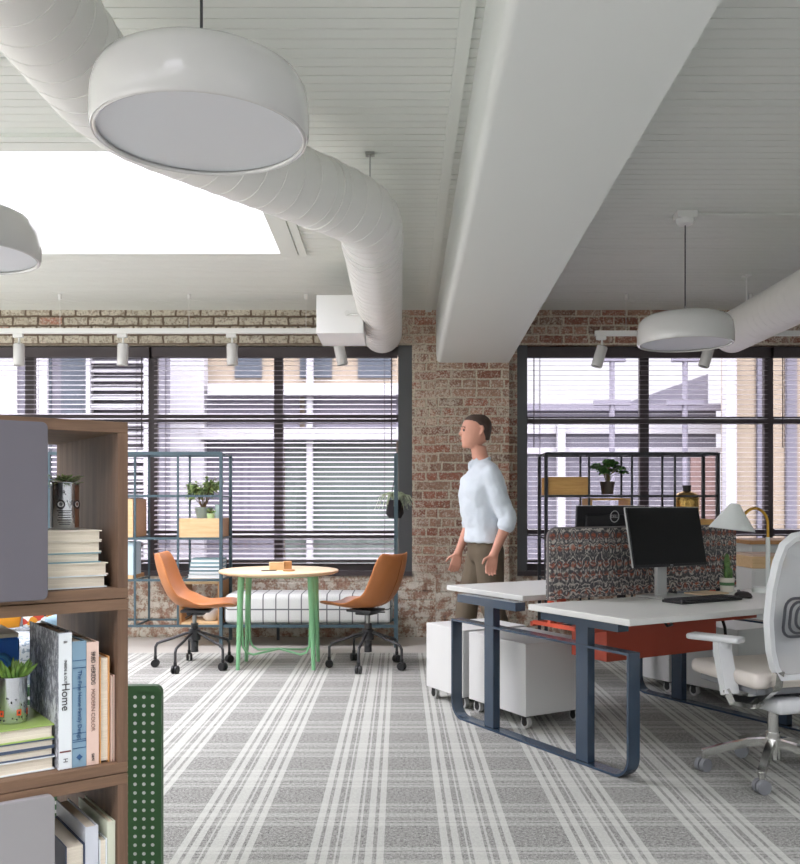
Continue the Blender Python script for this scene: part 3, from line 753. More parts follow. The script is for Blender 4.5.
P('body', M().lathe([(0, 0), (.10, 0), (.108, .015), (.11, .17), (.104, .205), (.08, .232), (.045, .245), (.035, .25), (0, .25)]), mat('hammered_brass', (196, 160, 92), .22, metal=.95, bump=.6, nscale=26), r)
P('stopper', M().lathe([(0, .248), (.036, .248), (.034, .27), (.04, .30), (.036, .302), (.0, .296)]), BLACKP, r)

# ------------------------------------------------------------------ bench and hanging planter
BX0, BX1 = -1.53, -.035
r = T('bench', 'low teal metal bench with a white cushion checked in black below the left window', 'bench', ((BX0+BX1)/2, 8.06, 0)); L = r.location
hw = (BX1-BX0)/2
for y in (-.22, .22): P('rail', M().b2(-hw, hw, y-.012, y+.012, .172, .198), TEAL, r, smooth=0)
for x in (-hw, -.25, .25, hw): P('cross_bar', M().b2(x-.01, x+.01, -.22, .22, .176, .194), TEAL, r, smooth=0)
P('leg', M().b2(hw-.016, hw+.016, .204, .236, 0, .186), TEAL, r, smooth=0)
P('post', M().b2(hw-.017, hw+.017, -.237, -.203, 0, 1.69), TEAL, r, smooth=0)
P('leg', M().b2(-.35, -.325, .20, .225, 0, .186), BLKMET, r, smooth=0)
P('cushion', M().b2(-hw-.005, hw-.03, -.235, .235, .199, .462, bev=.05, seg=5), GRID, r, smooth=60)
r = T('hanging_planter', 'black hanging planter with pale trailing leaves on the bench post', 'planter', (-.045, 7.935, 1.125))
P('pouch', M().lathe([(0, 0), (.055, 0), (.078, .04), (.07, .13), (.055, .16), (.05, .16), (.06, .12), (.06, .05), (0, .04)], n=8), mat('black_felt', (40, 38, 42), .9), r)
for k in range(3):
    a = 2*pi*k/3+.5; P('strap', M().cyl((.05*cos(a), .05*sin(a), .15), (0, .02, .36), .004, n=6), BLACKP, r)
P('hook', M().tube(arc((0, .02, .355), .012, -pi/2, pi, 8, 'yz'), .003, n=6), BLACKP, r)
f = M()
for k in range(46):
    a = random.uniform(0, 2*pi); q = random.uniform(.05, .17); u = V((cos(a), sin(a)*.6, 0)); b = V((0, 0, .15))
    pts = [b, b+u*q*.4+V((0, 0, .055+.03*random.random())), b+u*q*.8+V((0, 0, .05)), b+u*q*1.1+V((0, 0, -.02-.06*random.random()))]
    f.tube(pts, [.004, .0035, .003, .001], n=4)
P('leaves', f, LF3, r)

# ------------------------------------------------------------------ round table
r = T('round_table', 'small round ash table on mint green legs between the two tan chairs', 'table', (-.934, 6.95, 0))
P('tabletop', M().lathe([(0, .712), (.43, .712), (.452, .72), (.458, .728), (.458, .737), (.452, .741), (0, .741)], n=72), ASH, r, smooth=35)
for sx in (-1, 1):
    for sy in (-1, 1):
        P('leg', M().cyl((sx*.285, sy*.19, 0), (sx*.262, sy*.175, .70), .014, .026, n=20), MINT, r)
for sx, sy in ((-1, -1), (1, -1)):
    pts = []
    for (a, b) in ((1, 0), (-1, 0)): pass
    A = [V((sx*.263, sy*.172, .66)), V((sx*.255, sy*.168, .30)), V((sx*.25, sy*.165, .17)), V((sx*.225, sy*.15, .125)), V((sx*.18, sy*.12, .105)), V((0, 0, .13))]
    B = [V((-q.x, -q.y, q.z)) for q in A[:-1]][::-1]
    P('cross_stretcher', M().tube(A+B, .0085, n=8), MINT, r)
P('under_frame', M().tube([(.262*cos(2*pi*k/32)*1.0, .19*sin(2*pi*k/32), .70) for k in range(32)], .012, n=8, closed=True), MINT, r)
r = T('card_box', 'small pale wooden card box lying on the round table', 'box', (-.935, 6.93, .741), .25)
P('tray', M().b2(-.07, .04, -.03, .03, 0, .06, bev=.002, seg=1), OAK, r, smooth=0); P('divider', M().b2(.042, .10, -.02, .04, 0, .065, bev=.002, seg=1), OAKD, r, smooth=0)
tag(P('pen', M().cyl((-.06, 0, .004), (.06, 0, .004), .004, n=8), BLACKP, loc=(-.99, 6.80, .741), rot=(0, 0, .5)), 'dark pen lying in front of the card box on the round table', 'pen')
tag(P('coaster', M().lathe([(0, 0), (.045, 0), (.045, .012), (0, .012)]), OAKD, loc=(-.84, 6.80, .741)), 'small round wooden coaster on the round table', 'coaster')

# ------------------------------------------------------------------ tan chairs
def tan_chair(label, loc, rz):
    r = T('swivel_chair', label, 'chair', loc, rz, 'tan swivel chairs at the round table')
    prof = [(-.285, .875, .19), (-.268, .80, .215), (-.232, .68, .228), (-.19, .585, .232), (-.15, .525, .232), (-.10, .488, .232), (-.03, .470, .235), (.06, .466, .238), (.15, .472, .236), (.23, .480, .228), (.29, .478, .21), (.325, .470, .185)]
    nn = 12; m = M(); top = []; bot = []
    for i, (x, z, w) in enumerate(prof):
        a = V((prof[max(0, i-1)][0], 0, prof[max(0, i-1)][1])); b = V((prof[min(len(prof)-1, i+1)][0], 0, prof[min(len(prof)-1, i+1)][1]))
        t = (b-a).normalized(); nrm = V((-t.z, 0, t.x))
        if nrm.x < 0 and i < 3: nrm = -nrm
        if nrm.z < 0 and i > 5: nrm = -nrm
        if 3 <= i <= 5 and nrm.x+nrm.z < 0: nrm = -nrm
        back = max(0, 1-i/6); th = .045 if i < 6 else .032
        if i in (0, len(prof)-1): th *= .6
        ra, rb = [], []
        for k in range(nn+1):
            s = -1+2*k/nn; lift = (.075 if i < 7 else .028)*abs(s)**2.4*(1 if 0 < i else .7)
            ed = th*(1-.55*abs(s)**6)
            p = V((x, s*w, z))+nrm*lift
            ra.append(m.bm.verts.new(p+nrm*ed*.5)); rb.append(m.bm.verts.new(p-nrm*ed*.5))
        top.append(ra); bot.append(rb)
    Fc = m.bm.faces.new
    for i in range(len(prof)-1):
        for k in range(nn):
            Fc((top[i][k], top[i][k+1], top[i+1][k+1], top[i+1][k])); Fc((bot[i][k], bot[i+1][k], bot[i+1][k+1], bot[i][k+1]))
        for k in (0, nn): Fc((top[i][k], top[i+1][k], bot[i+1][k], bot[i][k]))
    for i in (0, len(prof)-1):
        for k in range(nn): Fc((top[i][k], bot[i][k], bot[i][k+1], top[i][k+1]))
    bmesh.ops.recalc_face_normals(m.bm, faces=m.bm.faces[:])
    o = P('seat_shell', m, TAN, r, smooth=70); sd = o.modifiers.new('sub', 'SUBSURF'); sd.levels = 1; sd.render_levels = 2
    P('seam', M().tube([(x-.026 if i < 3 else x-.02, 0, z-(.012 if i > 2 else 0)) for i, (x, z, w) in enumerate(prof[:6])], .003, n=6), mat('seam_brown', (150, 88, 44), .6), r)
    P('seat_plate', M().b2(-.09, .13, -.11, .11, .425, .445, bev=.006).b2(-.05, .08, -.06, .06, .40, .43, bev=.006), DARKM, r)
    P('lever', M().tube([(0, -.05, .415), (-.02, -.14, .405), (-.03, -.2, .40)], .006, n=6), DARKM, r)
    P('gas_lift', M().cyl((0, 0, .2), (0, 0, .41), .016), STEEL, r)
    P('column', M().cyl((0, 0, .115), (0, 0, .335), .029).lathe([(.03, .20), (.045, .21), (.045, .285), (.03, .295)]), DARKM, r)
    for k in range(5):
        a = 2*pi*k/5+.63; c, s = cos(a), sin(a); q = lambda d, z: (d*c, d*s, z)
        P('leg', M().tube([q(.03, .265), q(.08, .252), q(.16, .222), q(.25, .195), q(.283, .182), q(.296, .155), q(.297, .075)], .0105, n=10), DARKM, r)
        w = M(); ax = V((-s, c, 0)); ce = V((.297*c, .297*s, .03))
        for e in (-1, 1): w.cyl(ce+ax*e*.006, ce+ax*e*.022, .03, n=20)
        w.cyl(ce+V((0, 0, .02)), ce+V((0, 0, .055)), .013, n=12)
        P('caster', w, BLACKP, r)
    return r
tan_chair('tan leather swivel chair left of the round table, seen side on', (-1.575, 6.9, 0), .05)
tan_chair('tan leather swivel chair right of the round table, its back turned to the room', (-.245, 6.9, 0), pi-.52)
# ------------------------------------------------------------------ bookshelf in the foreground
BS = (-.563, 1.863, 0); BR = R(36); BU = V((cos(BR), sin(BR), 0)); BV = V((-sin(BR), cos(BR), 0))
def bw(x, y, z): p = V(BS)+BU*x+BV*y; return (p.x, p.y, z)
r = T('bookshelf', 'tall walnut bookshelf with grey sliding doors at the left front', 'bookshelf', BS, BR)
BD = .45; LEN = 1.2; tp = .021
mods = [(1.047, 1.412), (.687, 1.047), (.327, .687), (0, .327)]
for z0, z1 in mods:
    P('shelf_board', M().b2(-LEN, 0, 0, BD, z1-.0235, z1-.0008, bev=.001, seg=1), SHELFH, r, smooth=0)
    P('shelf_board', M().b2(-LEN, 0, 0, BD, z0+.0008, z0+.0225, bev=.001, seg=1), SHELFH, r, smooth=0)
    for x in (-tp, -.42, -.81, -LEN):
        P('upright', M().b2(x, x+tp, .0005, BD, z0+.0225, z1-.0235), SHELFW, r, smooth=0)
def door(x1, z0, z1, mt_, lab=None):
    m = M().prism(rrect(.40, z1-z0, .012), .016, MX.Translation((x1-.20, -.006, (z0+z1)/2)) @ MX.Rotation(pi/2, 4, 'X'), bev=.001)
    P('sliding_door', m, mt_, r, lab)
door(-.165, 1.056, 1.401, GREY); door(-.152, .352, .675, GREYL)
# stack with the tin planter, upper bay
z = 1.0705; lab = ['lowest', 'second lowest', 'middle', 'second highest', 'highest']
for i, (h, xr, wd, cv) in enumerate(((.0255, -.036, .25, COVPALE), (.0255, -.033, .25, COVW), (.0205, -.048, .23, COVT), (.0235, -.047, .23, COVW), (.0215, -.046, .23, COVW))):
    book(*bw(xr-wd/2, .115, z), wd, .18, h, cv, '%s cream-paged book under the silver tin planter in the bookshelf' % lab[i], 'cream books lying in the upper bay', BR); z += h+.0004
ztop = z
def tin(x, y, z, rr, h, label):
    t = T('tin_planter', label, 'planter', bw(x, y, z), BR)
    P('can', M().lathe([(0, 0), (rr*.96, 0), (rr, .003), (rr, h-.004), (rr*1.03, h-.002), (rr*1.03, h), (rr*.95, h), (rr*.93, h-.012), (0, h-.012)], n=40), TIN, t, smooth=35)
    P('soil', M().lathe([(0, h-.010), (rr*.92, h-.010)]), SOIL, t)
    return t
def wrap_text(parent, body, size, matl, rr, ang0, z, name='lettering', sx=1.0):
    o = text(name, body, size, matl, parent, (0, 0, 0), (0, 0, 0), ext=.0002)
    for v in o.data.vertices:
        a = ang0+v.co.x*sx/rr; q = rr+.0004+v.co.z; y = v.co.y; v.co = V((q*cos(a), q*sin(a), z+y))
    return o
def patch(parent, name, a0, a1, z0, z1, rr, matl):
    m = M(); n = 10; A = [(m.bm.verts.new(((rr+.0003)*cos(a0+(a1-a0)*i/n), (rr+.0003)*sin(a0+(a1-a0)*i/n), z0)), m.bm.verts.new(((rr+.0003)*cos(a0+(a1-a0)*i/n), (rr+.0003)*sin(a0+(a1-a0)*i/n), z1))) for i in range(n+1)]
    for p, q in zip(A, A[1:]): m.bm.faces.new((p[0], q[0], q[1], p[1]))
    return P(name, m, matl, parent)
rr, th = .0285, .098
t = tin(-.098, .105, ztop, rr, th, 'silver lettered tin with a green plant, on the book stack in the upper bay')
fa = math.atan2(-1, .0)-BR-.35   # local angle that faces the camera
fc = -pi/2-.36-BR+.0
vdir = V((0, 0, 0))-V(bw(-.098, .105, 0)); fc = math.atan2(vdir.y, vdir.x)-BR
patch(t, 'label_band', fc+.75, fc+1.35, .004, .092, rr, TINBR); patch(t, 'label_band', fc-1.5, fc-.95, .004, .092, rr, BLACKP)
WHT = mat('print_white', (226, 226, 224), .5)
for k, ch in enumerate('OVO'):
    a = fc-.28+.62*k
    if ch == 'O':
        m = M(); m.lathe([(.0068, 0), (.0092, .0006), (.0092, .0010), (.0068, .0010)], n=24)
        P('ring_print', m, INK, t, loc=((rr+.0003)*cos(a), (rr+.0003)*sin(a), .052), rot=(pi/2, 0, a+pi/2))
    if ch == 'V': wrap_text(t, ch, .021, INK, rr+.0003, a, .052)
    wrap_text(t, ch, .016, WHT, rr+.0008, a, .052)
wrap_text(t, 'R', .013, INK, rr, fc-.05, .076)
for k, (q, wd) in enumerate(((.038, 1.0), (.034, .8), (.029, .9), (.024, .8), (.019, .95), (.0145, .8), (.010, .7))):
    patch(t, 'print_line', fc-wd*.55, fc+wd*.5, q, q+.0016, rr+.0002, INK)
s = M(); f = M()
for k in range(150):
    a = random.uniform(0, 2*pi); q = random.uniform(0, .034); d = V((cos(a)*.9, sin(a)*.9, random.uniform(-.1, .9)))
    f.leaf((q*cos(a)*.8, q*sin(a)*.8, th-.01+random.uniform(0, .02)), d, .016, .008, .1)
P('leaves', f, LF1, t, smooth=60)

# middle bay: stack with the poppy tin
z = .7105; lab = ['white lowest', 'cream second lowest', 'cream second highest', 'green-covered highest']
for i, (h, cv) in enumerate(((.027, COVPALE), (.018, COVS), (.0165, COVS), (.028, COVG))):
    wd = .22; book(*bw(-.1385-wd/2-.001*(i % 2), .135, z), wd, .21, h, cv, '%s book under the poppy tin in the bookshelf' % lab[i], 'books lying in the middle bay', BR); z += h+.0004
rr, th = .0285, .092
px_, py_ = -.203, .10
t = tin(px_, py_, z, rr, th, 'silver tin printed with orange poppies holding a spiky succulent in the bookshelf')
vdir = -V(bw(px_, py_, 0)); fc = math.atan2(vdir.y, vdir.x)-BR
POP = mat('poppy_orange', (226, 84, 36), .5)
for a, q in ((-.75, .021), (.45, .022), (1.35, .020)):
    patch(t, 'poppy', fc+a-.16, fc+a+.16, q-.006, q+.006, rr+.0002, POP); patch(t, 'poppy_heart', fc+a-.06, fc+a+.06, q-.0025, q+.0025, rr+.0006, INK)
for k in range(34):
    a = fc+random.uniform(-1.4, 1.4); q = .004+.05*random.random()**1.6; patch(t, 'print_fleck', a, a+random.uniform(.03, .10), q, q+random.uniform(.0015, .005), rr+.0001, INK)
f = M()
for k in range(30):
    a = random.uniform(0, 2*pi); e = random.uniform(.15, 1.1); d = V((cos(a)*e, sin(a)*e, 1)).normalized(); b = V((cos(a)*.010, sin(a)*.010, th-.012)); L_ = random.uniform(.032, .052)
    f.tube([b, b+d*L_*.5, b+d*L_*.8, b+d*L_], [.0035, .0050, .0035, .0006], n=6)
P('leaves', f, LF4, t)
# blue box file and white catalogue at the back of the middle bay
o = T('blue_box_file', 'blue box file at the back of the middle bay, behind the poppy tin', 'box file', bw(-.215, .335, .7105), BR)
P('case', M().b2(-.075, .06, -.09, .09, 0, .24, bev=.004, seg=1), mat('royal_blue', (44, 112, 214), .5), o, smooth=0)
P('handle_loop', M().tube([(.02+.022*cos(2*pi*k/20), -.093, .17+.035*sin(2*pi*k/20)) for k in range(20)], .006, n=8, closed=True), mat('sky_blue', (70, 140, 206), .5), o)
P('paper_edge', M().b2(-.074, .059, -.085, .085, .2405, .249), PAGE, o, smooth=0)
# standing books, right of the stack
def stand(xr, w, h, d, cov, label, front=True, y0=.015, z0=.7105):
    return book(*bw(xr-w/2, y0+d/2, z0), w, d, h, cov, label, 'books standing in the bookshelf', BR, 'stand', spine_front=front)
def spine(b, body, size, z, d, matl, sx=1, ang=-pi/2):
    return text('spine_lettering', body, size, matl, b, (0, -d/2-.0006, z), (pi/2, -ang if False else pi/2, 0), sx=sx)
b = stand(-.0230, .008, .178, .16, COVP, 'thinnest pink book, last against the right side of the bookshelf', False)
b = stand(-.0335, .020, .218, .17, COVO, 'orange-covered book showing cream page edges in the bookshelf', False)
b3 = stand(-.0555, .0245, .250, .20, COVP, 'pale pink book spine lettered FRED HERZOG MODERN COLOR')
b2_ = stand(-.0805, .028, .254, .205, COVB, 'blue clothbound book standing in the bookshelf')
b1 = stand(-.1095, .026, .274, .225, HOMEC, 'large book with a grey drawn cover and the word Home on its spine')
P('spine_paper', M().b2(-.0128, .0128, -.1136, -.1127, .001, .273), COVPALE, b1, smooth=0)
def sptxt(b, body, size, z, d, matl, x=0, sx=1):
    o = text('spine_lettering', body, size, matl, b, (x, -d/2-.0018, z), (0, 0, 0), sx=1)
    o.rotation_euler = MX(((0, 1, 0), (0, 0, -1), (-1, 0, 0))).to_euler()   # letters read downwards on the spine
    o.scale = (sx, 1, 1); return o
sptxt(b1, 'Home', .022, .145, .225, INK); sptxt(b1, 'INSIDE & OUT', .0075, .195, .225, INK); sptxt(b1, 'II', .010, .255, .225, INK)
P('spine_rule', M().b2(-.011, .011, -.1142, -.1137, .034, .037), INKR, b1, smooth=0); sptxt(b1, 'H', .012, .018, .225, INK)
sptxt(b2_, 'The Fine Home Family Design', .0115, .125, .205, INKB)
for q in (.215, .200, .160, .068, .055, .051, .038): P('spine_rule', M().b2(-.0135, .0135, -.1036, -.1028, q, q+.0012), INKB, b2_, smooth=0)
P('spine_mark', M().box((0, -.1032, .020), (.009, .0008, .009), mat=MX.Rotation(pi/4, 4, 'Y')), INKB, b2_, smooth=0)
sptxt(b3, 'FRED HERZOG', .0125, .197, .20, INK, sx=.82); sptxt(b3, 'MODERN COLOR', .0115, .112, .20, mat('ink_tan', (140, 112, 100), .6), sx=.95); sptxt(b3, 'S&N', .008, .016, .20, INK)
# lower bay
zz = .3505
stand(-.0230, .016, .238, .2, mat('cover_sage', (202, 206, 184), .6), 'sage-edged book at the right of the lower bay', True, .01, zz)
stand(-.0400, .016, .205, .18, COVPALE, 'shorter white book in the lower bay', False, .01, zz)
stand(-.0580, .026, .236, .21, mat('cover_mist', (196, 200, 206), .5), 'pale grey book in the lower bay, its spine facing out', True, .01, zz)
stand(-.0850, .038, .205, .2, mat('cover_navy', (62, 74, 98), .5), 'thick navy-covered book with cream pages in the lower bay by the grey door', False, .01, zz)

# ------------------------------------------------------------------ green perforated cabinet behind the bookshelf
GX, GY, GW, GH = -.692, 2.60, .44, .716
r = T('perforated_screen', 'green perforated metal screen behind the bookshelf', 'screen', (GX-GW/2, GY, 0), .04)
def perforated(w, h, p, rad, r_c=.028):
    m = M(); nx, nz = int((w-.03)/p), int((h-.06)/p); ox0 = w/2-.012-nx*p; bm = m.bm; oz0 = h-.02-nz*p
    grid = {}
    def gv(i, k):
        if (i, k) not in grid: grid[i, k] = bm.verts.new((ox0+i*p, 0, oz0+k*p))
        return grid[i, k]
    for i in range(nx):
        for k in range(nz):
            c = V((ox0+(i+.5)*p, 0, oz0+(k+.5)*p)); o = [bm.verts.new(c+V((rad*cos(pi/8+pi/4*q), 0, rad*sin(pi/8+pi/4*q)))) for q in range(8)]
            A, B, C, D = gv(i+1, k+1), gv(i, k+1), gv(i, k), gv(i+1, k)
            F_ = bm.faces.new
            F_((A, B, o[2], o[1])); F_((B, C, o[4], o[3])); F_((C, D, o[6], o[5])); F_((D, A, o[0], o[7]))
            F_((A, o[1], o[0])); F_((B, o[3], o[2])); F_((C, o[5], o[4])); F_((D, o[7], o[6]))
    xa, xb, za, zb_ = ox0, ox0+nx*p, oz0, oz0+nz*p
    m.quad((-w/2, 0, 0), (w/2, 0, 0), (w/2, 0, za), (-w/2, 0, za)); m.quad((-w/2, 0, za), (xa, 0, za), (xa, 0, zb_), (-w/2, 0, zb_))
    m.quad((xb, 0, za), (w/2, 0, za), (w/2, 0, zb_), (xb, 0, zb_))
    cr = .022; poly = [(-w/2, zb_), (w/2, zb_)]+[(w/2-cr+cr*cos(a), h-cr+cr*sin(a)) for a in (0, pi/8, pi/4, 3*pi/8, pi/2)]+[(-w/2+cr+cr*cos(a), h-cr+cr*sin(a)) for a in (pi/2, 5*pi/8, 3*pi/4, 7*pi/8, pi)]
    bm.faces.new([bm.verts.new((x, 0, z)) for x, z in poly]); return m
P('perforated_front', perforated(GW, GH, .0252, .0054), GREENP, r, smooth=0)
sh = M(); cr = .022
edge = [(-GW/2, 0), (-GW/2, GH-cr)]+[(-GW/2+cr-cr*cos(a), GH-cr+cr*sin(a)) for a in (pi/8, pi/4, 3*pi/8, pi/2)]+[(GW/2-cr+cr*sin(a), GH-cr+cr*cos(a)) for a in (0, pi/8, pi/4, 3*pi/8, pi/2)]+[(GW/2, 0)]
for (xa, za), (xb, zb_) in zip(edge, edge[1:]): sh.quad((xa, 0, za), (xa, .03, za), (xb, .03, zb_), (xb, 0, zb_))
P('shell', sh, GREENP, r)
P('liner', M().b2(-GW/2+.004, GW/2-.008, .0016, .028, .01, GH-.02, bev=.003), LINER, r)
# ------------------------------------------------------------------ lounge corner glimpsed through the bookshelf
r = T('armchair', 'pale printed armchair glimpsed through the middle bay of the bookshelf', 'armchair', (-2.46, 5.55, 0), .05)
P('base', M().b2(-.45, .45, -.42, .42, .1, .3, bev=.03), MEMPH, r); P('seat_cushion', M().b2(-.34, .34, -.42, .28, .3, .46, bev=.05, seg=3), MEMPH, r)
P('backrest', M().b2(-.45, .45, .26, .44, .28, .82, bev=.06, seg=3), MEMPH, r)
for s_ in (-1, 1): P('armrest', M().b2(s_*.45-.06, s_*.45+.06, -.42, .42, .2, .60, bev=.04, seg=3), mat('steel_blue_fabric', (122, 148, 166), .85), r)
for sx in (-1, 1):
    for sy in (-1, 1): P('leg', M().cyl((sx*.38, sy*.34, 0), (sx*.38, sy*.34, .12), .018, n=10), OAKD, r)
def cushion(name, label, loc, rot, w, h, t, matl):
    m = M(); t0 = bmesh.new(); bmesh.ops.create_cube(t0, size=1); bmesh.ops.subdivide_edges(t0, edges=t0.edges[:], cuts=7, use_grid_fill=True)
    for v in t0.verts:
        x, y, z = v.co*2; q = (1-x*x*.92)*(1-z*z*.92); v.co = V((x*w/2*(1-.05*z*z), y*t/2*max(q, .0)**.45, z*h/2*(1-.05*x*x)))
    m._add(t0); o = P(name, m, matl, smooth=80); o.location = loc; o.rotation_euler = rot; return tag(o, label, 'cushion')
cushion('cushion', 'orange cushion leaning on the armchair behind the bookshelf', (-2.50, 5.62, .67), (-.2, 0, .05), .28, .40, .12, ORANGE)
cushion('cushion', 'geometric patterned cushion beside the orange one on the armchair', (-2.225, 5.64, .67), (-.2, 0, .05), .25, .40, .12, PATT)
# ------------------------------------------------------------------ sit-stand double desk
DO = (.68, 4.69, 0); DR = R(30); DU = V((cos(DR), sin(DR), 0)); DV = V((-sin(DR), cos(DR), 0))
def dw(x, y, z): p = V(DO)+DU*x+DV*y; return (p.x, p.y, z)
r = T('double_desk', 'white double desk on slate blue loop legs in the right half of the room', 'desk', DO, DR)
A1 = (-.105, 1.60, -.824, -.112, .710, .740); A2 = (.03, 1.65, .102, .850, .726, .756)
for q in (A1, A2): P('desktop', M().b2(*q, bev=.003, seg=1), DTOP, r, smooth=0)
def loop(x):
    w, t = .070, .012; m = M(); c = .10; hy, zt = .7225, .575
    out = [(hy, zt), (-hy, zt)]+[(-hy+c-c*cos(a), c-c*sin(a)) for a in [pi/2*i/8 for i in range(9)]]+[(hy-c+c*sin(a), c-c*cos(a)) for a in [pi/2*i/8 for i in range(9)]]
    inn = [(hy-t, zt-t), (-hy+t, zt-t)]+[(-hy+c-(c-t)*cos(a), c-(c-t)*sin(a)) for a in [pi/2*i/8 for i in range(9)]]+[(hy-c+(c-t)*sin(a), c-(c-t)*cos(a)) for a in [pi/2*i/8 for i in range(9)]]
    k = len(out); bm = m.bm
    ring = [[bm.verts.new((xx, y-.0225, z)) for y, z in pl] for pl in (out, inn) for xx in (x-w/2, x+w/2)]
    o0, o1, i0, i1 = ring
    for i in range(k):
        j = (i+1) % k
        for a, b in ((o0, o1), (o1, i1), (i1, i0), (i0, o0)): bm.faces.new((a[i], a[j], b[j], b[i]))
    bmesh.ops.recalc_face_normals(bm, faces=bm.faces[:]); return m
for x in (0, 1.455):
    P('end_frame', loop(x), NAVY, r, smooth=30)
    for (y, dz) in ((-.42, 0), (.34, .016)):
        P('leg_column', M().b2(x-.024, x+.024, y-.043, y+.043, .012, .665+dz, bev=.003, seg=1), NAVY, r, smooth=0)
        y0, y1 = (y-.27, y+.28)
        P('support_beam', M().b2(x-.045, x+.02, y0, y1, .664+dz, .7095+dz), NAVY, r, smooth=0)
for y in (-.23, .13): P('tray_rail', M().b2(.11, 1.46, y-.012, y+.012, .588, .612), RED, r, smooth=0)
for x in (.12, 1.35): P('tray_bracket', M().b2(x-.012, x+.012, -.22, .12, .60, .62).b2(x-.012, x+.012, -.03, -.006, .62, .735), mat('coral_metal', (226, 92, 62), .45), r, smooth=0)
tr = M(); x0, x1, y0, y1, z0, z1 = .33, 1.15, -.215, .06, .425, .585; t = .004
tr.b2(x0, x1, y0, y0+t, z0, z1); tr.b2(x0, x1, y1-t, y1, z0, z1); tr.b2(x0, x1, y0, y1, z0, z0+t); tr.b2(x0, x0+t, y0, y0+.10, z0, z1); tr.b2(x0, x0+t, y0+.14, y1, z0, z1); tr.b2(x1-t, x1, y0, y1, z0, z1)
P('cable_tray', tr, RED, r, smooth=0)
P('cable', M().tube([(.30, -.62, .70), (.36, -.6, .655), (.5, -.5, .64), (.62, -.35, .66), (.7, -.26, .62)], .006, n=8).tube([(1.10, -.5, .70), (1.2, -.45, .67), (1.3, -.3, .64)], .006, n=8).tube([(1.27, -.15, .60), (1.30, -.15, .53), (1.31, -.15, .46), (1.25, -.15, .42), (1.16, -.15, .42), (1.08, -.15, .47)], .009, n=8), BLACKP, r)  # the last, hanging loop stands in for a second chair that isn't modelled
# divider
PIP = mat('piping_grey', (112, 106, 106), .7); r = T('desk_screen', 'swirl-patterned grey and rust fabric divider standing between the two desktops', 'desk divider', dw(.837, 0, .742), DR)
w_, h_ = 1.442, .372
P('panel', M().prism(rrect(w_, h_, .05, only=(0, 1)), .034, MX.Translation((0, .017, h_/2)) @ MX.Rotation(pi/2, 4, 'X')), SWIRL, r, smooth=0)
P('edge_piping', M().tube([(x, 0, z+h_/2) for x, z in rrect(w_, h_, .05, 6, only=(0, 1))], .0085, n=8, closed=True), PIP, r)
for x in (-.63, -.2, .2, .63): P('foot_clip', M().b2(x-.02, x+.02, -.014, .014, -.13, .004), RED if x < -.5 else BLACKP, r, smooth=0)

# ------------------------------------------------------------------ monitors, keyboard, desk things
def monitor(label, x, y, zt, face, tilt, zc_, logo=False):
    r = T('monitor', label, 'monitor', dw(x, y, zt), DR+face); h = .322; w = .546; zz = zc_-zt
    hd = link('housing_', None, r); bpy.data.objects.remove(hd)
    mt = MX.Translation((0, 0, zz)) @ MX.Rotation(R(tilt), 4, 'X')
    b = P('housing', M().box((0, .0, 0), (w, .018, h), bev=.003, seg=1).box((0, .02, -.02), (w*.8, .03, h*.80), bev=.012, seg=2), MONB, r)
    s = P('screen', M().b2(-w/2+.008, w/2-.008, -.0105, -.009, -h/2+.014, h/2-.008), SCREENB, b, smooth=0)
    e = P('bezel_edge', M().tube([(-w/2+.001, -.002, -h/2), (-w/2+.001, -.002, h/2)], .0, sect=(.004, .018)).tube([(-w/2, -.002, h/2), (w/2, -.002, h/2)], 0, sect=(.018, .003)), SILV, b, smooth=0)
    text('brand_lettering', 'DELL', .010, LOGO, b, (0, -.0108, -h/2+.007), (pi/2, 0, 0))
    if logo:
        P('logo_ring', M().tube([(.034*cos(2*pi*k/36), .0365,   .098+.034*sin(2*pi*k/36)) for k in range(36)], .0028, n=6, closed=True), LOGO, b)
        text('logo_lettering', 'DELL', .026, LOGO, b, (0, .0358, .098), (pi/2, 0, pi))
    b.matrix_local = mt
    P('stand_column', M().b2(-.038, .038, .03, .052, .01, zz+.03, bev=.003, seg=1), SILV, r, smooth=0)
    P('stand_neck', M().b2(-.04, .04, .022, .06, zz-.05, zz+.05), MONB, r, smooth=0)
    P('stand_base', M().b2(-.12, .12, -.09, .11, 0, .012, bev=.003, seg=1), SILV, r, smooth=0)
    if not logo: P('cable', M().tube([(.05, .03, zz-.10), (.075, .035, zz-.13), (.03, .06, zz-.19), (-.01, .058, zz-.20)], .006, n=8), BLACKP, r)
    return r
monitor('black flat monitor on the near desktop, its dark screen facing the room', .738, -.235, .741, 0, -11, 1.068)
monitor('black monitor seen from behind above the fabric divider, round logo on its back', .925, .40, .757, pi, -4, 1.075, True)
r = T('keyboard', 'black keyboard on the near desktop in front of the monitor', 'keyboard', dw(.77, -.455, .741), DR)
P('body', M().b2(-.225, .225, -.07, .07, 0, .014, bev=.004, seg=1), BLACKP, r, smooth=0)
k_ = M()
for i in range(5):
    for j in range(19): k_.box((-.207+j*.023, -.05+i*.025, .0165), (.018, .019, .006))
P('keys', k_, mat('key_black', (40, 40, 44), .5), r, smooth=0)
r = T('mouse', 'dark computer mouse on the near desktop right of the keyboard', 'computer mouse', dw(1.10, -.44, .741), DR)
P('shell', M().lathe([(0, 0), (.030, 0), (.034, .008), (.030, .022), (.018, .032), (0, .035)], n=24, mat=MX.Diagonal((1, 1.6, 1, 1))), mat('mouse_dark', (46, 42, 42), .35), r); P('scroll_wheel', M().cyl((-.004, .03, .033), (.004, .03, .033), .008, n=12), RUB, r)
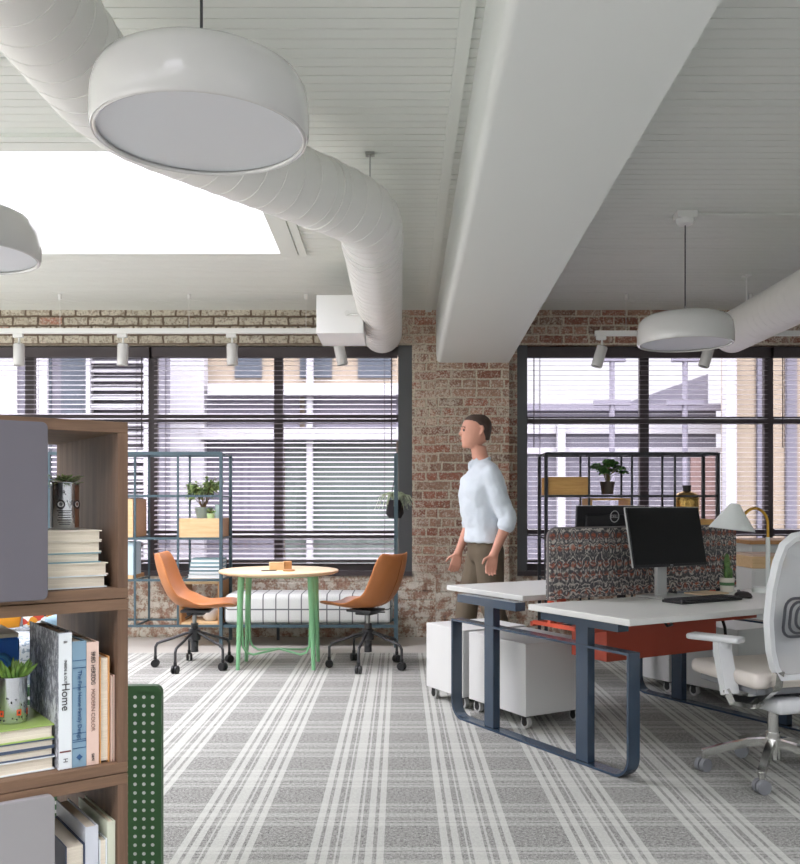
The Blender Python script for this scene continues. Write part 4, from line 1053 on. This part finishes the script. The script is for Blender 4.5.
tag(P('paper_pad', M().box((0, 0, .004), (.20, .15, .008)), mat('kraft_paper', (214, 190, 160), .8), loc=dw(1.09, -.20, .741), rot=(0, 0, DR+.1), smooth=0), 'tan paper pad lying beneath the divider near the small cactus', 'paper pad')
r = T('potted_cactus', 'small cactus in a cream pot with a green stripe at the divider end', 'potted plant', dw(1.30, -.165, .741), DR)
pot(r, POTW, .036, .043, .08); P('glaze_stripe', M().lathe([(.0398, .036), (.0408, .036), (.0420, .054), (.0408, .054)]), mat('stripe_green', (84, 128, 84), .6), r)
c = M(); prs = lambda R_, h: [(R_*.8, 0), (R_, h*.3), (R_, h*.7), (R_*.6, h*.94), (0, h)]
c.lathe(prs(.017, .155), (0, 0, .066), 14); c.lathe(prs(.012, .07), (.018, -.01, .066), 12); c.lathe(prs(.010, .06), (-.018, -.012, .066), 12); P('cactus_stems', c, LF5, r)
f = M()
for k in range(110):
    a = random.uniform(0, 2*pi); z = random.uniform(.07, .21); f.leaf((.016*cos(a), .016*sin(a), z), (cos(a), sin(a), .4), .014, .005, 0)
P('spines', f, LF4, r)
lp = V(dw(1.47, -.31, .741)); r = T('desk_lamp', 'white cone desk lamp on a brass gooseneck at the right end of the near desk', 'desk lamp', lp, 0)
P('base', M().lathe([(0, 0), (.088, 0), (.088, .018), (.082, .026), (0, .026)]), LSH, r)
P('pole', M().cyl((.0, 0, .02), (0, 0, .315), .0125, n=16), LSH, r)
gp = [(0, 0, .30), (.0, 0, .36)]+[(-.075+.075*cos(a), 0, .385+.095*sin(a)) for a in [pi*i/12 for i in range(11)]]+[(-.163, 0, .432)]
P('gooseneck', M().tube(gp, .0085, n=10), BRASS, r)
sm_ = MX.Translation((-.20, 0, .39)) @ MX.Rotation(R(10), 4, 'Y')
P('shade', M().lathe([(.126, -.02), (.124, -.02), (.112, .0), (.032, .112), (.022, .125), (0, .128), (0, .131), (.024, .129), (.036, .114), (.116, .0), (.128, -.02)][::-1], (-.205, 0, .378), 40, MX.Rotation(R(7), 4, 'Y')), LSH, r)
P('bulb', M().sph((-.205, 0, .42), .028), LAMPW, r)

# ------------------------------------------------------------------ pedestals on castors
TYRE = mat('pale_tyre', (176, 176, 174), .5)
def pedestal(name, label, x, y, wx, wy, h=.403, group='white pedestals on castors'):
    """desk-axis corner x,y (near left) and sizes along the desk axes"""
    r = T('pedestal', label, 'pedestal', dw(x+wx/2, y+wy/2, 0), DR, group); z0 = .074
    P('body', M().b2(-wx/2+.0, wx/2, -wy/2, wy/2, z0, z0+h, bev=.003, seg=1), PED, r, smooth=0)
    for k, (a, b) in enumerate(((0, .62), (.63, 1))): P('drawer_front', M().b2(-wx/2-.014, -wx/2, -wy/2+.012, wy/2-.012, z0+.006+(h-.03)*a, z0+.006+(h-.03)*b, bev=.002, seg=1), PED, r, smooth=0) if name == 'drawers' else None
    for sx in (-1, 1):
        for sy in (-1, 1):
            c = P('castor', M().cyl((sx*(wx/2-.04)-.012, sy*(wy/2-.045), .034), (sx*(wx/2-.04)+.012, sy*(wy/2-.045), .034), .034, n=24), TYRE, r)
            P('castor_fork', M().cyl((sx*(wx/2-.04)-.016, sy*(wy/2-.045), .034), (sx*(wx/2-.04)+.016, sy*(wy/2-.045), .034), .021, n=16).b2(sx*(wx/2-.04)-.016, sx*(wx/2-.04)+.016, sy*(wy/2-.045)-.018, sy*(wy/2-.045)+.018, .040, .075), BLACKP, c)
    return r
pedestal('plain', 'white pedestal on castors under the desk, in front of the other one', .135, .215, .43, .55)
pedestal('plain', 'white pedestal on castors sticking out past the left end of the desk', .115, .80, .48, .42, .408)
pedestal('plain', 'white pedestal on castors behind the far desk legs', 1.56, .52, .42, .40, .40)
pedestal('plain', 'white pedestal on castors at the far right end of the desks', 1.62, .02, .42, .42, .40)
tag(P('waste_bin', M().lathe([(0, 0), (.12, 0), (.14, .30), (.135, .30), (.116, .01), (0, .01)]), BLACKP, loc=(2.25, 4.72, 0)), 'black waste bin under the desk behind the white task chair', 'waste bin')
r = T('storage_cabinet', 'long white cabinet with a wooden top below the right end of the right window', 'cabinet', (3.55, 7.25, 0))
P('body', M().b2(-.82, .82, -.25, .25, .06, .935), mat('cabinet_grey', (196, 200, 198), .5), r, smooth=0); P('plinth', M().b2(-.80, .80, -.22, .24, 0, .06), DARKM, r, smooth=0); P('top_board', M().b2(-.84, .84, -.27, .27, .935, .965), OAKD, r, smooth=0)
for x in (-.55, 0, .55): P('door', M().b2(x-.27, x+.27, -.268, -.25, .07, .925), mat('cabinet_door_grey', (200, 203, 201), .5), r, smooth=0)
r = T('storage_cabinet', 'low white cabinet with a wooden tray on top, behind the desk lamp', 'cabinet', (2.72, 6.55, 0), 0)
P('body', M().b2(-.24, .30, -.2, .2, 0, .79), PED, r, smooth=0); P('wooden_tray', M().b2(-.23, .02, -.19, .19, .79, .875, bev=.006), OAK, r, smooth=0); P('cushion_pad', M().b2(-.22, .01, -.18, .18, .875, .89), mat('blush_felt', (206, 180, 164), .9), r, smooth=0)
P('drawer_front', M().b2(-.225, .285, -.212, -.2, .40, .77), PED, r, smooth=0)

# ------------------------------------------------------------------ white task chairs (facing local +x)
def task_chair(label, loc, rz, castor0):
    r = T('task_chair', label, 'chair', loc, rz, 'white task chairs at the desks')
    def bx(z): return -.235-.17*(z-.5)+.10*max(0, z-.62)*max(0, .95-z)*4
    lft = [(bx(z), y, z) for y, z in ((.15, .50), (.185, .545), (.215, .62), (.235, .75), (.24, .88), (.232, 1.0), (.21, 1.07), (.165, 1.105), (.08, 1.118))]
    P('back_frame', M().tube(lft+[(x, -y, z) for x, y, z in lft][::-1], 0, closed=True, sect=(.032, .026)), CHW, r, smooth=40)
    m = M(); rows = []
    for z in [.515+.595*i/14 for i in range(15)]:
        y = .15
        for (a, b) in zip(lft, lft[1:]):
            if a[2] <= z <= b[2]: y = a[1]+(b[1]-a[1])*(z-a[2])/(b[2]-a[2]); break
        y = max(.06, y-.008); rows.append([m.bm.verts.new((bx(z)-.018*(1-(q/4)**2), y*q/4, z)) for q in range(-4, 5)])
    for a, b in zip(rows, rows[1:]):
        for k in range(8): m.bm.faces.new((a[k], a[k+1], b[k+1], b[k]))
    P('back_mesh', m, MESHB, r, smooth=80)
    m = M()
    for k in range(5):
        w, h = .185-.030*k, .165-.030*k
        m.tube([(bx(.76+q)-.034, p, .765+q) for p, q in rrect(w*2, h, .04 if k < 3 else .015, 4)], .0062, n=6, closed=True)
    m.box((bx(.765)-.034, 0, .765), (.01, .09, .03)); P('lumbar_support', m, LUMB, r)
    P('seat', M().b2(-.20, .285, -.25, .25, .44, .508, bev=.030, seg=4), SEATW, r, smooth=60)
    P('seat_pan', M().b2(-.17, .24, -.22, .22, .41, .445, bev=.01), RUB, r)
    P('mechanism', M().b2(-.17, .06, -.10, .10, .315, .385, bev=.022, seg=3), CHW, r, smooth=50)
    P('tilt_plate', M().b2(-.10, .10, -.07, .07, .38, .402), DARKM, r)
    for s in (-1, 1):
        P('back_bracket', M().tube([(-.245, s*.165, .53), (-.225, s*.16, .46), (-.14, s*.15, .40), (-.04, s*.10, .365)], 0, sect=(.04, .026)), CHROME, r)
        a = P('armrest', M().box((.0+.04*cos(.5), s*(.262+.04*sin(.5)), .638), (.25, .085, .028), rz=s*.5, bev=.012, seg=3), CHW, r, smooth=50)
        P('armrest_post', M().tube([(.01, s*.262, .625), (.0, s*.268, .58), (-.06, s*.272, .40)], 0, sect=(.07, .042)), CHW, a)
        P('armrest_collar', M().cyl((.01, s*.262, .595), (.01, s*.262, .63), .034, n=16), CHW, a)
        P('armrest_bracket', M().tube([(-.055, s*.287, .425), (-.07, s*.27, .375), (-.06, s*.16, .355), (-.04, s*.08, .355)], 0, sect=(.045, .03)), CHROME, a)
    P('gas_lift', M().cyl((0, 0, .10), (0, 0, .33), .024).cyl((0, 0, .08), (0, 0, .20), .036, .032), CHROME, r)
    for k in range(5):
        a = castor0+2*pi*k/5; c, s = cos(a), sin(a)
        P('leg', M().tube([(c*.02, s*.02, .155), (c*.10, s*.10, .148), (c*.22, s*.22, .115), (c*.305, s*.305, .085)], 0, sect=(.032, .034)).cyl((c*.30, s*.30, .05), (c*.30, s*.30, .09), .013, n=10), CHROME, r)
        w = M(); ax = V((sin(rz+.25*(k-2)), cos(rz+.25*(k-2)), 0)); ce = V((c*.305, s*.305, .031))
        for e in (-1, 1): w.cyl(ce+ax*e*.004, ce+ax*e*.026, .031, n=24)
        P('castor', w, RUB, r)
    return r
ZR = R(106)
task_chair('white task chair with a mesh back and grey lumbar rings, at the near desk', (1.71, 4.127, 0), ZR, R(167)-ZR)

# ------------------------------------------------------------------ the man walking past the brick pier (faces -x)
def loft(m, rings, n=24):
    vs = [[m.bm.verts.new((cx+rx*cos(2*pi*k/n), cy+ry*sin(2*pi*k/n), z)) for k in range(n)] for z, cx, cy, rx, ry in rings]
    for a, b in zip(vs, vs[1:]):
        for k in range(n): m.bm.faces.new((a[k], a[(k+1) % n], b[(k+1) % n], b[k]))
    m.bm.faces.new(vs[0][::-1]); m.bm.faces.new(vs[-1])
def limb(m, pts, n=14):
    # rounded chain of (x,y,z,r)
    c = [V(p[:3]) for p in pts]; rs = [p[3] for p in pts]; P_, R_ = [], []
    for i in range(len(c)-1):
        for t in (0, .25, .5, .75):
            P_.append(c[i].lerp(c[i+1], t)); R_.append(rs[i]*(1-t)+rs[i+1]*t)
    P_.append(c[-1]); R_.append(rs[-1]); m.tube(P_, R_, n=n); m.sph(c[0], rs[0], n=14); m.sph(c[-1], rs[-1], n=14)
    for p, q in zip(c[1:-1], rs[1:-1]): m.sph(p, q*1.01, n=14)
def fuse(name, m, matl, parent, vox, smooth_it=4, label=None):
    o = P(name, m, matl, parent, label, smooth=0)
    rm = o.modifiers.new('r', 'REMESH'); rm.mode = 'VOXEL'; rm.voxel_size = vox
    sm = o.modifiers.new('s', 'SMOOTH'); sm.factor = .5; sm.iterations = smooth_it
    dg = bpy.context.evaluated_depsgraph_get(); dg.update()
    me = bpy.data.meshes.new_from_object(o.evaluated_get(dg)); o.modifiers.clear(); old = o.data; o.data = me; bpy.data.meshes.remove(old)
    me.shade_smooth(); me.materials.clear(); me.materials.append(matl); return o
MX0, MY0 = .585, 6.40
man = T('person', 'person in a pale rolled-sleeve shirt and olive trousers walking left past the brick pier', 'person', (MX0, MY0, 0), R(8))
b = M()
torso = [(.90, .02, 0, .10, .155), (.98, .02, 0, .105, .16), (1.08, .01, 0, .10, .15), (1.20, -.008, 0, .118, .158), (1.33, -.012, 0, .130, .180), (1.43, -.002, 0, .118, .19), (1.50, .01, 0, .08, .165), (1.545, .0, 0, .06, .09), (1.58, -.015, 0, .058, .06), (1.66, -.03, 0, .055, .056)]
loft(b, torso)
# head in profile
hx = -.055
hd = [(1.645, -.085, 0, .045, .038), (1.665, -.075, 0, .068, .052), (1.69, -.062, 0, .088, .063), (1.72, -.052, 0, .098, .070), (1.755, -.046, 0, .104, .075), (1.79, -.044, 0, .105, .077), (1.82, -.044, 0, .099, .074), (1.845, -.042, 0, .082, .062), (1.862, -.04, 0, .052, .04)]
loft(b, hd)
b.tube([(-.141, 0, 1.783), (-.150, 0, 1.758), (-.161, 0, 1.742), (-.146, 0, 1.733)], [.010, .012, .014, .011], n=10)       # nose
b.tube([(-.137, -.04, 1.788), (-.150, 0, 1.785), (-.137, .04, 1.788)], .009, n=8)                                       # brow
b.tube([(-.128, -.022, 1.700), (-.150, 0, 1.704), (-.128, .022, 1.700)], .0065, n=8); b.tube([(-.126, -.02, 1.691), (-.147, 0, 1.692), (-.126, .02, 1.691)], .007, n=8)   # lips
b.sph((-.125, 0, 1.662), .024, (1, 1, .9), 14)
for s in (-1, 1):
    b.tube([(-.030, s*.075, 1.79), (-.018, s*.083, 1.795), (-.012, s*.086, 1.775), (-.022, s*.083, 1.745), (-.034, s*.074, 1.735)], [.007, .009, .010, .008, .006], n=8)   # ears
def hand(m, w, d, side, curl):
    """w wrist, d forearm direction; palm, four fingers and a thumb"""
    w = V(w); d = V(d).normalized(); fwd = V((-1, 0, 0)); fwd = (fwd-d*fwd.dot(d)).normalized(); nrm = d.cross(fwd).normalized()*side
    for i in range(7):
        t = i/6; p = w+d*(.095*t); m.box((0, 0, 0), (1, 1, 1), mat=MX.Translation((0, 0, 0))) if False else None
        for q in (-1, -.5, 0, .5, 1): m.sph(p+fwd*q*(.020+.014*t), .0135-.0005*i, n=8)
    for k, (off, L) in enumerate(((.033, .070), (.012, .080), (-.010, .074), (-.031, .058))):
        p0 = w+d*.09+fwd*off; p1 = p0+d*L*.45-nrm*curl*.3*L; p2 = p1+(d*.75-nrm*curl).normalized()*L*.33; p3 = p2+(d*.35-nrm*curl*1.4).normalized()*L*.26
        m.tube([p0, p1, p2, p3], [.0092, .0088, .008, .0065], n=8); m.sph(p3, .0066, n=8)
    q0 = w+d*.025+fwd*.028; q1 = q0+(d*.6+fwd*.75-nrm*.25).normalized()*.042; q2 = q1+(d*.95+fwd*.25-nrm*.3).normalized()*.034
    m.tube([q0, q1, q2], [.012, .0105, .008], n=8); m.sph(q2, .008, n=8)
armN = [(.02, -.185, 1.455, .058), (.125, -.23, 1.13, .043), (.02, -.265, .905, .028)]
armF = [(.0, .185, 1.455, .058), (-.02, .235, 1.15, .043), (-.125, .235, .89, .028)]
limb(b, armN); limb(b, armF)
hand(b, armN[2][:3], V(armN[2][:3])-V(armN[1][:3])+V((0, 0, -.2)), 1, .75); hand(b, armF[2][:3], V(armF[2][:3])-V(armF[1][:3])+V((0, 0, -.2)), -1, .75)
legN = [(.03, -.085, .93, .092), (.05, -.09, .52, .058), (.20, -.09, .13, .04)]
legF = [(.02, .085, .93, .092), (-.09, .09, .53, .058), (-.13, .09, .10, .04)]
limb(b, legN); limb(b, legF)
fuse('body', b, SKIN, man, .0055, 3)
s = M(); loft(s, [(z, cx, cy, rx+g, ry+g) for (z, cx, cy, rx, ry), g in zip([(.975, .015, 0, .118, .168)]+torso[2:7]+[(1.525, .005, 0, .070, .115), (1.542, .0, 0, .062, .082)], (.022, .034, .03, .026, .024, .018, .014, .01, .006))])
for a in (armN, armF):
    e = V(a[1][:3]); u = e.lerp(V(a[2][:3]), .16)
    limb(s, [(a[0][0], a[0][1]*.97, a[0][2], .074), (e.x, e.y, e.z, .063), (u.x, u.y, u.z, .058)])
    u0 = e.lerp(V(a[2][:3]), .10); u1 = e.lerp(V(a[2][:3]), .24); s.cyl(u0, u1, .064, .060, n=20)
s.tube([(-.012+.068*cos(2*pi*k/24), .072*sin(2*pi*k/24), 1.553+.022*cos(2*pi*k/24)) for k in range(24)], .014, n=8, closed=True)
for q in (-1, 1): s.tube([(-.045, q*.055, 1.568), (-.085, q*.045, 1.540), (-.100, q*.028, 1.500)], [.012, .015, .008], n=8)
sh_ = fuse('shirt', s, SHIRT, man, .009, 5)
tx_ = bpy.data.textures.new('folds', 'CLOUDS'); tx_.noise_scale = .11
dm = sh_.modifiers.new('folds', 'DISPLACE'); dm.texture = tx_; dm.strength = .03; dm.mid_level = .5; dm.texture_coords = 'LOCAL'
t_ = M(); loft(t_, [(.84, .025, 0, .105, .165), (.90, .02, 0, .122, .172), (.98, .02, 0, .122, .172), (1.02, .015, 0, .116, .165)])
for a in (legN, legF): limb(t_, [(a[0][0], a[0][1], a[0][2]-.02, .108), (a[1][0], a[1][1], a[1][2], .083), (a[2][0], a[2][1], a[2][2]-.02, .070)])
fuse('trousers', t_, TROUS, man, .011, 5)
hm = M(); loft(hm, [(1.70, .024, 0, .026, .046), (1.735, .016, 0, .042, .066), (1.765, .008, 0, .056, .0775), (1.79, .001, 0, .066, .0805), (1.815, -.020, 0, .088, .0805), (1.838, -.034, 0, .095, .072), (1.862, -.037, 0, .080, .056), (1.882, -.034, 0, .048, .036)])
fuse('hair', hm, HAIR, man, .007, 3)
for s in (-1, 1):
    P('eye', M().sph((-.1385, s*.030, 1.768), .0095, n=10), mat('eye_dark', (70, 60, 56), .3), man)
BROW = mat('brow_brown', (84, 62, 50), .7); LIP = mat('lip', (170, 104, 92), .5)
for s in (-1, 1):
    P('eyebrow', M().tube([(-.134, s*.045, 1.787), (-.1455, s*.030, 1.793), (-.150, s*.014, 1.789)], [.003, .0045, .0035], n=6), BROW, man)
P('mouth', M().tube([(-.127, -.024, 1.696), (-.1435, -.012, 1.697), (-.150, 0, 1.698), (-.1435, .012, 1.697), (-.127, .024, 1.696)], [.002, .0042, .005, .0042, .002], n=6), LIP, man)
P('belt', M().tube([(.02+.121*cos(2*pi*k/28), .171*sin(2*pi*k/28), .992) for k in range(28)], 0, closed=True, sect=(.006, .032)), SHOE, man)
for (x, y, z, lift) in ((legN[2][0], legN[2][1], .0, .5), (legF[2][0], legF[2][1], .0, -.2)):
    m = M()
    rot = MX.Translation((x+.0, y, .045)) @ MX.Rotation(lift*-1*.0, 4, 'Y')
    m2 = M(); m2.tube([(.06, 0, -.005), (.0, 0, .0), (-.09, 0, -.012), (-.17, 0, -.018), (-.215, 0, -.022)], [.034, .042, .040, .036, .020], n=14)
    me = bpy.data.meshes.new('t'); m2.bm.to_mesh(me); m.bm.from_mesh(me); bpy.data.meshes.remove(me); m.bm.transform(rot)
    P('shoe', m, SHOE, man)
